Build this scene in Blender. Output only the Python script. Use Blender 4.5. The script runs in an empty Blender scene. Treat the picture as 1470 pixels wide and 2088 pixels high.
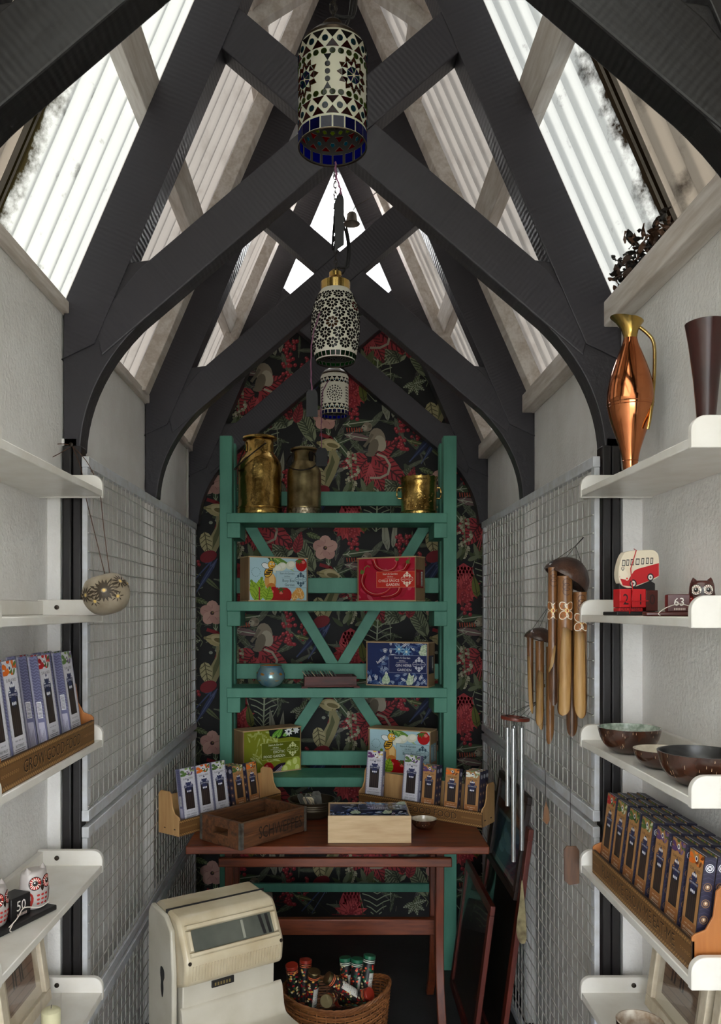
import bpy, math, random
from mathutils import Vector, Matrix

# ---------------------------------------------------------------- camera, sky, exposure
SC = bpy.context.scene
COL = SC.collection
H = 1.63                      # eye height
F = 1640.0                    # focal length in pixels of the 1470 x 2088 frame
cam_d = bpy.data.cameras.new('camera')
cam_d.sensor_fit = 'AUTO'; cam_d.sensor_width = 36.0
cam_d.lens = F / 2088 * 36
cam_d.shift_x = (735 - 682) / 2088
cam_d.shift_y = (1243 - 1044) / 2088
cam_d.clip_start = 0.02; cam_d.clip_end = 300
cam = bpy.data.objects.new('camera', cam_d); COL.objects.link(cam)
cam.location = (0, 0, H); cam.rotation_euler = (math.pi / 2, 0, 0)
SC.camera = cam

world = bpy.data.worlds.new('overcast_sky'); SC.world = world
world.use_nodes = True
bgn = world.node_tree.nodes['Background']
bgn.inputs[0].default_value = (0.90, 0.95, 1.0, 1)
bgn.inputs[1].default_value = 3.8

sun_d = bpy.data.lights.new('hazy_sun', 'SUN'); sun_d.energy = 15.0; sun_d.angle = math.radians(6)
sun_d.color = (1.0, 0.985, 0.96)
sun = bpy.data.objects.new('hazy_sun', sun_d); COL.objects.link(sun)
sun.rotation_euler = (math.radians(-48), math.radians(-8), 0)

vs = SC.view_settings
vs.view_transform = 'Standard'
try: vs.look = 'None'
except Exception: pass
vs.gamma = 1.0; vs.use_curve_mapping = False
vs.exposure = 1.58
SC.cycles.max_bounces = 10
SC.cycles.diffuse_bounces = 6
SC.cycles.glossy_bounces = 4
SC.cycles.transmission_bounces = 8
SC.cycles.transparent_max_bounces = 8
SC.cycles.sample_clamp_indirect = 6.0
SC.cycles.caustics_reflective = False
SC.cycles.caustics_refractive = False

# ---------------------------------------------------------------- helpers
R = math.radians
rnd = random.Random(7)
def at(px, py, Y):
    """world point seen at a pixel, standing at distance Y"""
    return Vector(((px - 682) * Y / F, Y, H + (1243 - py) * Y / F))
def lin(c):
    def f(v):
        v /= 255.0
        return v / 12.92 if v <= 0.04045 else ((v + 0.055) / 1.055) ** 2.4
    return (f(c[0]), f(c[1]), f(c[2]), 1.0)

class MB:
    """collects faces; build() links them as ONE mesh object"""
    def __init__(self): self.v = []; self.f = []; self.c = []; self.m = []
    def add(self, vs, fs, M=None, col=None, mi=0):
        b = len(self.v)
        if M is not None: vs = [M @ Vector(p) for p in vs]
        self.v += [tuple(p) for p in vs]
        for f in fs:
            self.f.append([b + i for i in f]); self.c.append(col); self.m.append(mi)
        return self
    def box(self, x0, x1, y0, y1, z0, z1, M=None, col=None, mi=0):
        v = [(x0,y0,z0),(x1,y0,z0),(x1,y1,z0),(x0,y1,z0),(x0,y0,z1),(x1,y0,z1),(x1,y1,z1),(x0,y1,z1)]
        return self.add(v, [(0,3,2,1),(4,5,6,7),(0,1,5,4),(1,2,6,5),(2,3,7,6),(3,0,4,7)], M, col, mi)
    def prism(self, poly, a, b, ax='y', M=None, col=None, mi=0):
        """2D polygon extruded along an axis: 'y' poly=(x,z); 'x' poly=(y,z); 'z' poly=(x,y)"""
        n = len(poly)
        area = sum(poly[i][0]*poly[(i+1)%n][1] - poly[(i+1)%n][0]*poly[i][1] for i in range(n))
        P = list(poly) if area > 0 else list(poly)[::-1]
        if ax == 'y': fa = lambda p, t: (p[0], t, p[1])
        elif ax == 'x': fa = lambda p, t: (t, p[0], p[1])
        else: fa = lambda p, t: (p[0], p[1], t)
        v = [fa(p, a) for p in P] + [fa(p, b) for p in P]
        fs = [list(range(n)), list(range(2*n-1, n-1, -1))]
        for i in range(n):
            j = (i+1) % n
            fs.append([i, i+n, j+n, j])
        if ax != 'y': fs = [f[::-1] for f in fs]
        return self.add(v, fs, M, col, mi)
    def lathe(self, prof, n=32, M=None, col=None, mi=0, sx=1.0, sy=1.0):
        v = []; fs = []; k = len(prof)
        for i in range(n):
            a = 2*math.pi*i/n
            for (r, z) in prof: v.append((r*math.cos(a)*sx, r*math.sin(a)*sy, z))
        for i in range(n):
            j = (i+1) % n
            for q in range(k-1):
                fs.append((i*k+q, j*k+q, j*k+q+1, i*k+q+1))
        if prof[0][0] > 1e-6: fs.append([i*k for i in range(n)][::-1])
        if prof[-1][0] > 1e-6: fs.append([i*k+k-1 for i in range(n)])
        return self.add(v, fs, M, col, mi)
    def shell(self, prof, n=32, M=None, col=None, mi=0):
        """lathe without caps"""
        v = []; fs = []; k = len(prof)
        for i in range(n):
            a = 2*math.pi*i/n
            for (r, z) in prof: v.append((r*math.cos(a), r*math.sin(a), z))
        for i in range(n):
            j = (i+1) % n
            for q in range(k-1): fs.append((i*k+q, j*k+q, j*k+q+1, i*k+q+1))
        return self.add(v, fs, M, col, mi)
    def tube(self, pts, r, n=8, M=None, col=None, closed=False, mi=0, cap=True):
        pts = [Vector(p) for p in pts]; k = len(pts)
        rs = r if isinstance(r, (list, tuple)) else [r]*k
        v = []; fs = []
        up = Vector((0.12, 0.31, 0.94)); 
        for i, p in enumerate(pts):
            if closed: d = pts[(i+1)%k] - pts[i-1]
            else: d = pts[min(i+1,k-1)] - pts[max(i-1,0)]
            if d.length < 1e-9: d = Vector((0,0,1))
            d.normalize()
            u = d.cross(up)
            if u.length < 1e-3: u = d.cross(Vector((1,0,0)))
            u.normalize(); w = d.cross(u); w.normalize(); 
            up2 = w
            for q in range(n):
                a = 2*math.pi*q/n
                v.append(p + (u*math.cos(a) + w*math.sin(a))*rs[i])
        m = k if closed else k-1
        for i in range(m):
            a0 = i*n; b0 = ((i+1)%k)*n
            for q in range(n):
                s = (q+1) % n
                fs.append((a0+q, b0+q, b0+s, a0+s))
        if not closed and cap:
            fs.append(list(range(n))); fs.append(list(range((k-1)*n+n-1, (k-1)*n-1, -1)))
        return self.add(v, fs, M, col, mi)
    def grid(self, fn, nu, nv, M=None, col=None, flip=False, mi=0):
        v = [fn(i/nu, j/nv) for j in range(nv+1) for i in range(nu+1)]
        fs = []
        for j in range(nv):
            for i in range(nu):
                a = j*(nu+1)+i
                q = (a, a+1, a+nu+2, a+nu+1)
                fs.append(q[::-1] if flip else q)
        return self.add(v, fs, M, col, mi)
    def mesh(self, name, mats, ang=38, smooth=True):
        me = bpy.data.meshes.new(name)
        me.from_pydata(self.v, [], self.f)
        if not isinstance(mats, (list, tuple)): mats = [mats]
        for m in mats: me.materials.append(m)
        if len(mats) > 1: me.polygons.foreach_set('material_index', self.m)
        if any(c is not None for c in self.c):
            at_ = me.attributes.new('col', 'FLOAT_COLOR', 'CORNER')
            d = []
            for f, c in zip(self.f, self.c):
                d += list(c or (0.5,0.5,0.5,1)) * len(f)
            at_.data.foreach_set('color', d)
        if smooth:
            me.polygons.foreach_set('use_smooth', [True]*len(me.polygons))
            me.update()
            try: me.set_sharp_from_angle(angle=R(ang))
            except Exception: pass
        me.update()
        return me
    def build(self, name, mat, parent=None, ang=38, smooth=True, bevel=0, loc=None, rot=None):
        return link(name, self.mesh(name, mat, ang, smooth), parent, bevel, loc, rot)

def link(name, me, parent=None, bevel=0, loc=None, rot=None):
    o = bpy.data.objects.new(name, me); COL.objects.link(o)
    if parent is not None: o.parent = parent
    if loc is not None: o.location = loc
    if rot is not None: o.rotation_euler = rot
    if bevel:
        b = o.modifiers.new('soft_edge', 'BEVEL'); b.width = bevel; b.segments = 2; b.limit_method = 'ANGLE'; b.angle_limit = R(40)
    return o
def tag(o, label=None, cat=None, group=None, kind=None):
    if label: o['label'] = label
    if cat: o['category'] = cat
    if group: o['group'] = group
    if kind: o['kind'] = kind
    return o
def thing(name, label, cat, loc=(0,0,0), rz=0, group=None, kind=None):
    o = bpy.data.objects.new(name, None); COL.objects.link(o)
    o.empty_display_size = 0.02
    o.location = loc; o.rotation_euler = (0, 0, rz)
    return tag(o, label, cat, group, kind)
def copy_tree(o, parent=None):
    c = o.copy(); COL.objects.link(c)
    if parent is not None: c.parent = parent
    for ch in list(o.children): copy_tree(ch, c)
    return c
def bez(p0, p1, p2, n):
    return [tuple((1-t)**2*a + 2*t*(1-t)*b + t*t*c for a, b, c in zip(p0, p1, p2)) for t in [i/n for i in range(n+1)]]
def cr(pts, n=6, closed=False):
    """Catmull-Rom through points"""
    P = [Vector(p) for p in pts]; k = len(P); out = []
    m = k if closed else k-1
    for i in range(m):
        p0 = P[(i-1)%k] if closed or i > 0 else P[0]
        p1 = P[i]; p2 = P[(i+1)%k]
        p3 = P[(i+2)%k] if closed or i+2 < k else P[-1]
        for s in range(n):
            t = s/n
            out.append(0.5*((2*p1) + (-p0+p2)*t + (2*p0-5*p1+4*p2-p3)*t*t + (-p0+3*p1-3*p2+p3)*t**3))
    if not closed: out.append(P[-1])
    return out
def Rz(a): return Matrix.Rotation(a, 4, 'Z')
def Rx(a): return Matrix.Rotation(a, 4, 'X')
def Ry(a): return Matrix.Rotation(a, 4, 'Y')
def T(x, y, z): return Matrix.Translation((x, y, z))

# ---------------------------------------------------------------- materials
def nmat(name):
    m = bpy.data.materials.new(name); m.use_nodes = True
    nt = m.node_tree; b = nt.nodes['Principled BSDF']
    return m, nt, b
def mat(name, rgb, rough=0.5, metal=0.0, noise=None, nscale=20, bump=0.0, bscale=60, spec=0.5, stretch=None, coat=0.0, distort=0.0, detail=5):
    """plain procedural material: colour varied by noise towards a second colour, fine relief by bump"""
    m, nt, b = nmat(name)
    b.inputs['Base Color'].default_value = lin(rgb)
    b.inputs['Roughness'].default_value = rough
    b.inputs['Metallic'].default_value = metal
    b.inputs['Specular IOR Level'].default_value = spec
    b.inputs['Coat Weight'].default_value = coat
    b.inputs['Coat Roughness'].default_value = 0.15
    tc = nt.nodes.new('ShaderNodeTexCoord'); mp = nt.nodes.new('ShaderNodeMapping')
    nt.links.new(tc.outputs['Object'], mp.inputs['Vector'])
    if stretch: mp.inputs['Scale'].default_value = stretch
    if noise:
        n = nt.nodes.new('ShaderNodeTexNoise'); n.inputs['Scale'].default_value = nscale; n.inputs['Detail'].default_value = detail
        n.inputs['Distortion'].default_value = distort
        nt.links.new(mp.outputs[0], n.inputs['Vector'])
        rp = nt.nodes.new('ShaderNodeValToRGB')
        rp.color_ramp.elements[0].position = 0.36; rp.color_ramp.elements[1].position = 0.66
        rp.color_ramp.elements[0].color = lin(rgb); rp.color_ramp.elements[1].color = lin(noise)
        nt.links.new(n.outputs['Fac'], rp.inputs[0]); nt.links.new(rp.outputs[0], b.inputs['Base Color'])
    if bump:
        n2 = nt.nodes.new('ShaderNodeTexNoise'); n2.inputs['Scale'].default_value = bscale; n2.inputs['Detail'].default_value = 4
        nt.links.new(mp.outputs[0], n2.inputs['Vector'])
        bp = nt.nodes.new('ShaderNodeBump'); bp.inputs['Strength'].default_value = bump; bp.inputs['Distance'].default_value = 0.01
        nt.links.new(n2.outputs['Fac'], bp.inputs['Height']); nt.links.new(bp.outputs[0], b.inputs['Normal'])
    return m
def wood(name, a, b_, rough=0.45, axis='X', scale=6, bump=0.15, coat=0.0, ring=9):
    """grain running along a local axis"""
    m, nt, b = nmat(name)
    b.inputs['Roughness'].default_value = rough; b.inputs['Coat Weight'].default_value = coat; b.inputs['Coat Roughness'].default_value = 0.2
    tc = nt.nodes.new('ShaderNodeTexCoord'); mp = nt.nodes.new('ShaderNodeMapping')
    s = {'X': (0.12, 1, 1), 'Y': (1, 0.12, 1), 'Z': (1, 1, 0.12)}[axis]
    mp.inputs['Scale'].default_value = s
    nt.links.new(tc.outputs['Object'], mp.inputs['Vector'])
    n = nt.nodes.new('ShaderNodeTexNoise'); n.inputs['Scale'].default_value = scale*4; n.inputs['Detail'].default_value = 6; n.inputs['Distortion'].default_value = 1.2
    n3 = nt.nodes.new('ShaderNodeTexNoise'); n3.inputs['Scale'].default_value = scale*22; n3.inputs['Detail'].default_value = 3
    nt.links.new(mp.outputs[0], n.inputs['Vector']); nt.links.new(mp.outputs[0], n3.inputs['Vector'])
    mx = nt.nodes.new('ShaderNodeMix'); mx.data_type = 'FLOAT'; mx.inputs[0].default_value = 0.35
    nt.links.new(n.outputs['Fac'], mx.inputs[2]); nt.links.new(n3.outputs['Fac'], mx.inputs[3])
    rp = nt.nodes.new('ShaderNodeValToRGB')
    rp.color_ramp.elements[0].position = 0.38; rp.color_ramp.elements[1].position = 0.62
    rp.color_ramp.elements[0].color = lin(a); rp.color_ramp.elements[1].color = lin(b_)
    nt.links.new(mx.outputs[0], rp.inputs[0]); nt.links.new(rp.outputs[0], b.inputs['Base Color'])
    bp = nt.nodes.new('ShaderNodeBump'); bp.inputs['Strength'].default_value = bump; bp.inputs['Distance'].default_value = 0.004
    nt.links.new(mx.outputs[0], bp.inputs['Height']); nt.links.new(bp.outputs[0], b.inputs['Normal'])
    return m
def printed(name, rough=0.5, coat=0.0, metal=0.0):
    """flat print: colour carried by the mesh"""
    m, nt, b = nmat(name)
    a = nt.nodes.new('ShaderNodeAttribute'); a.attribute_name = 'col'
    nt.links.new(a.outputs['Color'], b.inputs['Base Color'])
    b.inputs['Roughness'].default_value = rough; b.inputs['Coat Weight'].default_value = coat; b.inputs['Metallic'].default_value = metal
    return m
def translucent(name, rgb, trans, dif=(230,228,220), noise=None, nscale=6, stain=None, gloss=0.08, mixf=0.55):
    m = bpy.data.materials.new(name); m.use_nodes = True
    nt = m.node_tree; nt.nodes.remove(nt.nodes['Principled BSDF']); out = nt.nodes['Material Output']
    t = nt.nodes.new('ShaderNodeBsdfTranslucent'); d = nt.nodes.new('ShaderNodeBsdfDiffuse')
    mx = nt.nodes.new('ShaderNodeMixShader'); mx.inputs[0].default_value = mixf
    c = lin(rgb); t.inputs[0].default_value = tuple(x*trans for x in c[:3]) + (1,)
    d.inputs[0].default_value = lin(dif)
    nt.links.new(d.outputs[0], mx.inputs[1]); nt.links.new(t.outputs[0], mx.inputs[2])
    nt.links.new(mx.outputs[0], out.inputs[0])
    if noise:
        tc = nt.nodes.new('ShaderNodeTexCoord')
        n = nt.nodes.new('ShaderNodeTexNoise'); n.inputs['Scale'].default_value = nscale; n.inputs['Detail'].default_value = 8; n.inputs['Roughness'].default_value = 0.65
        nt.links.new(tc.outputs['Object'], n.inputs['Vector'])
        fac = n.outputs['Fac']
        if stain:  # band of grime around a given Y: (y, half width)
            sp = nt.nodes.new('ShaderNodeSeparateXYZ'); nt.links.new(tc.outputs['Object'], sp.inputs[0])
            s1 = nt.nodes.new('ShaderNodeMath'); s1.operation = 'SUBTRACT'; s1.inputs[1].default_value = stain[0]
            nt.links.new(sp.outputs['Y'], s1.inputs[0])
            s2 = nt.nodes.new('ShaderNodeMath'); s2.operation = 'ABSOLUTE'; nt.links.new(s1.outputs[0], s2.inputs[0])
            s3 = nt.nodes.new('ShaderNodeMath'); s3.operation = 'DIVIDE'; s3.inputs[1].default_value = stain[1]
            nt.links.new(s2.outputs[0], s3.inputs[0])
            s4 = nt.nodes.new('ShaderNodeMath'); s4.operation = 'SUBTRACT'; s4.inputs[0].default_value = 1.0; s4.use_clamp = True
            nt.links.new(s3.outputs[0], s4.inputs[1])
            s5 = nt.nodes.new('ShaderNodeMath'); s5.operation = 'MULTIPLY_ADD'; s5.inputs[1].default_value = 0.62
            nt.links.new(s4.outputs[0], s5.inputs[0]); nt.links.new(fac, s5.inputs[2])
            fac = s5.outputs[0]
        for sh, base in ((t, t.inputs[0].default_value[:]), (d, d.inputs[0].default_value[:])):
            rp = nt.nodes.new('ShaderNodeValToRGB')
            rp.color_ramp.elements[0].position = 0.62 if stain else 0.52; rp.color_ramp.elements[0].color = base
            rp.color_ramp.elements[1].position = 0.84 if stain else 0.75
            k = lin(noise); s = trans if sh is t else 1.0
            rp.color_ramp.elements[1].color = (k[0]*s, k[1]*s, k[2]*s, 1)
            nt.links.new(fac, rp.inputs[0]); nt.links.new(rp.outputs[0], sh.inputs[0])
    return m
def black_timber(name, rgb=(60,58,63), axis='X'):
    """rough-sawn painted timber: saw ridges across the length, runs of paint"""
    m, nt, b = nmat(name)
    b.inputs['Base Color'].default_value = lin(rgb); b.inputs['Roughness'].default_value = 0.42
    b.inputs['Specular IOR Level'].default_value = 0.35
    tc = nt.nodes.new('ShaderNodeTexCoord')
    w = nt.nodes.new('ShaderNodeTexWave'); w.bands_direction = axis; w.inputs['Scale'].default_value = 24; w.inputs['Distortion'].default_value = 1.6
    w.inputs['Detail'].default_value = 2; w.inputs['Detail Scale'].default_value = 1.5
    n = nt.nodes.new('ShaderNodeTexNoise'); n.inputs['Scale'].default_value = 45; n.inputs['Detail'].default_value = 5
    mp = nt.nodes.new('ShaderNodeMapping'); mp.inputs['Scale'].default_value = (0.15, 1, 1)
    nt.links.new(tc.outputs['Object'], w.inputs['Vector']); nt.links.new(tc.outputs['Object'], mp.inputs[0]); nt.links.new(mp.outputs[0], n.inputs['Vector'])
    ad = nt.nodes.new('ShaderNodeMath'); ad.operation = 'MULTIPLY_ADD'; ad.inputs[1].default_value = 0.45
    nt.links.new(w.outputs['Fac'], ad.inputs[0]); nt.links.new(n.outputs['Fac'], ad.inputs[2])
    bp = nt.nodes.new('ShaderNodeBump'); bp.inputs['Strength'].default_value = 0.24; bp.inputs['Distance'].default_value = 0.005
    nt.links.new(ad.outputs[0], bp.inputs['Height']); nt.links.new(bp.outputs[0], b.inputs['Normal'])
    return m

M = {}
M['plaster'] = mat('white_plaster', (229,227,224), 0.7, noise=(221,218,214), nscale=9, bump=0.35, bscale=90)
M['board'] = mat('white_board', (196,194,188), 0.5, noise=(180,176,168), nscale=5, bump=0.1, bscale=40, stretch=(1,1,0.15))
M['shelf'] = mat('white_gloss_shelf', (226,223,217), 0.35, noise=(216,211,202), nscale=14, bump=0.04, bscale=50)
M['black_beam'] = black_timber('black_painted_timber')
M['shaded_beam'] = black_timber('shaded_black_timber', (22,21,22))  # same black timber, with the nearest truss's shade put into its colour
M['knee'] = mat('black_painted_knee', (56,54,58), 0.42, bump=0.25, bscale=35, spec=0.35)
M['shaded_knee'] = mat('shaded_black_knee', (22,21,22), 0.42, bump=0.25, bscale=35, spec=0.35)  # knee of the nearest truss, shade put into the colour likewise
M['black_post'] = mat('black_painted_post', (26,23,24), 0.4, bump=0.1, bscale=40)
M['white_timber'] = wood('whitewashed_timber', (222,215,208), (192,180,168), 0.65, 'Y', 5, 0.3)
M['sheet_fill'] = translucent('unseen_fill_sheet', (252,251,245), 0.50, (225,226,215), noise=(205,205,170), nscale=9)
M['sheet_grime_l'] = translucent('grimy_translucent_sheet', (250,250,242), 0.10, (225,226,215), noise=(60,52,30), nscale=16, stain=(1.85, 0.10))
M['sheet_grime_r'] = translucent('grimy_translucent_sheet_b', (250,250,244), 0.10, (225,226,218), noise=(45,36,26), nscale=16, stain=(1.93, 0.10))
M['sheet_paint'] = translucent('painted_roof_sheet', (235,225,215), 0.07, (205,198,190), noise=(190,180,170), nscale=8, mixf=0.45)
M['sheet_dark'] = translucent('weathered_roof_sheet', (190,175,155), 0.10, (150,142,132), noise=(44,34,26), nscale=7, mixf=0.4)
M['steel'] = mat('galvanised_wire', (196,194,188), 0.35, 0.5)
M['rail'] = mat('grey_steel_rail', (205,208,214), 0.35, 0.0, noise=(186,186,186), nscale=25)
M['floor'] = mat('grey_floor', (48,48,49), 0.6, noise=(36,36,36), nscale=5, bump=0.1, bscale=40)
M['earth'] = mat('outdoor_ground', (110,108,100), 0.9, noise=(90,92,80), nscale=2)
M['green'] = mat('green_paint', (74,138,116), 0.55, noise=(60,122,102), nscale=12, bump=0.12, bscale=60, stretch=(1,1,0.3))
M['print'] = printed('flat_print', 0.5)
M['print_gloss'] = printed('glossy_print', 0.25, 0.3)
M['wallpaper'] = printed('wallpaper_print', 0.7)
M['glass_white'] = translucent('frosted_window', (255,255,255), 1.0, (235,235,235), mixf=0.75)
# ---------------------------------------------------------------- the setting
XL, XR, XC = -0.75, 0.789, 0.022
YB = 4.24                     # back wall
NL, NR = -0.785, 0.842        # recessed wall behind the shelves
YN = 2.2                      # where the recess ends
YE = -1.3                     # doorway behind the camera
ZW = 2.45

m = MB(); m.box(-1.0, 1.05, YE, YB+0.1, -0.06, 0.0)
tag(m.build('floor', M['floor']), kind='structure')
m = MB(); m.box(-14, 14, -14, 16, -0.12, -0.065)
tag(m.build('ground', M['earth']), kind='structure')

m = MB()
m.box(XL-0.12, XL, YN, YB+0.1, 0, ZW)
m.box(XL-0.12, XL, YE, YN, 1.955, ZW)
m.box(XL-0.12, NL, YE, YN, 0, 1.955)
tag(m.build('wall_left', M['plaster']), kind='structure')
m = MB()
m.box(XR, XR+0.12, YN, YB+0.1, 0, ZW)
m.box(XR, XR+0.12, YE, YN, 1.955, ZW)
m.box(NR, XR+0.12, YE, YN, 0, 1.955)
tag(m.build('wall_right', M['plaster']), kind='structure')

# roof lines, as distance s from the middle
def sl(Z, off=0.0): return 0.762 - (Z-2.473)*0.43 + off
def sr(Z, off=0.0): return 0.752 - (Z-2.466)*0.437 + off
ZA = 4.215

# gable end: papered wall up to the eye of the gable, frosted window above
ZG = 3.27
m = MB()
wall_poly = [(XL-0.1, 0), (XR+0.1, 0), (XR+0.1, 2.4), (XC+sr(ZG, 0.12), ZG), (XC-sl(ZG, 0.12), ZG), (XL-0.1, 2.4)]
m.prism(wall_poly, YB, YB+0.08)
M['black_wall'] = mat('black_wall_paint', (16,15,16), 0.7)
wall_back = tag(m.build('wall_back', M['black_wall']), kind='structure')
m = MB()
m.prism([(XC+sr(ZG, 0.1), ZG), (XC, ZA+0.2), (XC-sl(ZG, 0.1), ZG)], YB+0.03, YB+0.036)
win = tag(m.build('window_1', M['glass_white']), kind='structure')
m = MB(); m.box(XC-sl(ZG)-0.05, XC+sr(ZG)+0.05, YB-0.02, YB+0.06, ZG-0.03, ZG+0.01)
m.build('window_sill', M['black_beam'], win)

# unseen wall over the open doorway behind the camera, added to hold back light
m = MB(); m.box(XL-0.1, -0.68, YE-0.08, YE, 0, 2.06)
m.prism([(XL-0.1, 2.06), (XR+0.1, 2.06), (XR+0.1, 2.5), (XC, ZA+0.1), (XL-0.1, 2.5)], YE-0.08, YE)
tag(m.build('wall_light_stop', M['plaster']), kind='structure')
# wall plates and roof
ceiling = thing('ceiling', None, None, kind='structure')
for sx, x in ((-1, XL), (1, XR)):
    m = MB()
    w = 0.05 if sx > 0 else 0.022
    m.box(min(x, x-sx*w), max(x, x-sx*w), YE, YB, (ZW-0.045 if sx > 0 else ZW-0.008), ZW+0.025)
    m.box(min(x, x+sx*0.12), max(x, x+sx*0.12), YE, YB, ZW, ZW+0.025)
    m.build('wall_plate', M['white_timber'], ceiling, bevel=0.003)

GAP = 0.055                   # purlin depth between rafters and sheets
def sheet(side, y0, y1, material, z0=2.40, z1=ZA+0.06):
    """corrugated sheet following the slope, corrugations running from ridge to eaves"""
    s = sl if side < 0 else sr
    n = max(8, int((y1-y0)/0.0105)); pitch = 0.085
    k = 0.43 if side < 0 else 0.437
    nx, nz = 1/math.hypot(1, k), k/math.hypot(1, k)       # outward normal in (s, z)
    m = MB()
    def fn(u, v):
        y = y0 + (y1-y0)*u; z = z0 + (z1-z0)*v
        d = GAP + 0.011 + 0.011*math.sin(2*math.pi*y/pitch)
        return (XC + side*(s(z) + d*nx), y, z + d*nz)
    m.grid(fn, n, 6, flip=side < 0)
    o = m.build('roof_sheet', material, ceiling, ang=80)
    return o
for side, ye in ((-1, 1.845), (1, 1.925)):
    gr = M['sheet_grime_l'] if side < 0 else M['sheet_grime_r']
    sheet(side, YE, 0.75, M['sheet_fill'])  # unseen roof behind the camera, made clear to add light on the near walls
    sheet(side, 0.75, ye, M['sheet_dark'])
    sheet(side, ye-0.02, 2.34, gr)
    sheet(side, 2.34, 3.22, M['sheet_paint'])
    sheet(side, 3.22, YB+0.05, M['sheet_paint'])
m = MB(); m.prism([(XC-0.14, ZA-0.16), (XC, ZA+0.2), (XC+0.14, ZA-0.16), (XC+0.17, ZA-0.16), (XC, ZA+0.26), (XC-0.17, ZA-0.16)], YE, YB+0.05)
m.build('ridge_cap', M['sheet_dark'], ceiling)
# purlins between rafters and sheets
for side in (-1, 1):
    s = sl if side < 0 else sr
    for zc in (3.04, 3.62):
        k = 0.43; L = math.hypot(1, k)
        ux, uz = -k/L, 1/L            # up the slope (s, z)
        nx, nz = 1/L, k/L
        pts = []
        for a, b in ((-0.045, 0.001), (0.045, 0.001), (0.045, GAP), (-0.045, GAP)):
            ss = s(zc) + ux*a + nx*b; zz = zc + uz*a + nz*b
            pts.append((XC + side*ss, zz))
        rng = ((YE, 0.4), (0.4, 2.24), (2.24, YB))
        for a, b in rng:
            m = MB(); m.prism(pts, a, b)
            m.build('purlin', M['white_timber'], ceiling, bevel=0.003)
# whitewashed collar boards between the first pair of trusses
for side in (-1, 1):
    s = sl if side < 0 else sr
    m = MB(); z = 3.50
    m.prism([(XC+side*s(z, 0.02), z), (XC+side*s(z+0.075, 0.02), z+0.075), (XC, z+0.28), (XC, z+0.21)], 2.62 + (0.001 if side > 0 else 0), 2.66)
    m.build('collar_board', M['white_timber'], ceiling, bevel=0.003)
# lighter battens lying against the far trusses
for side in (-1, 1):
    s = sl if side < 0 else sr
    for y0 in (3.04, 3.99):
        m = MB()
        m.prism([(XC+side*s(2.46, 0.03), 2.46), (XC+side*s(ZA-0.1, 0.03), ZA-0.1), (XC+side*s(ZA-0.1, -0.03), ZA-0.1), (XC+side*s(2.46, -0.03), 2.46)], y0, y0+0.07)
        m.build('roof_batten', M['white_timber'], ceiling, bevel=0.003)

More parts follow.
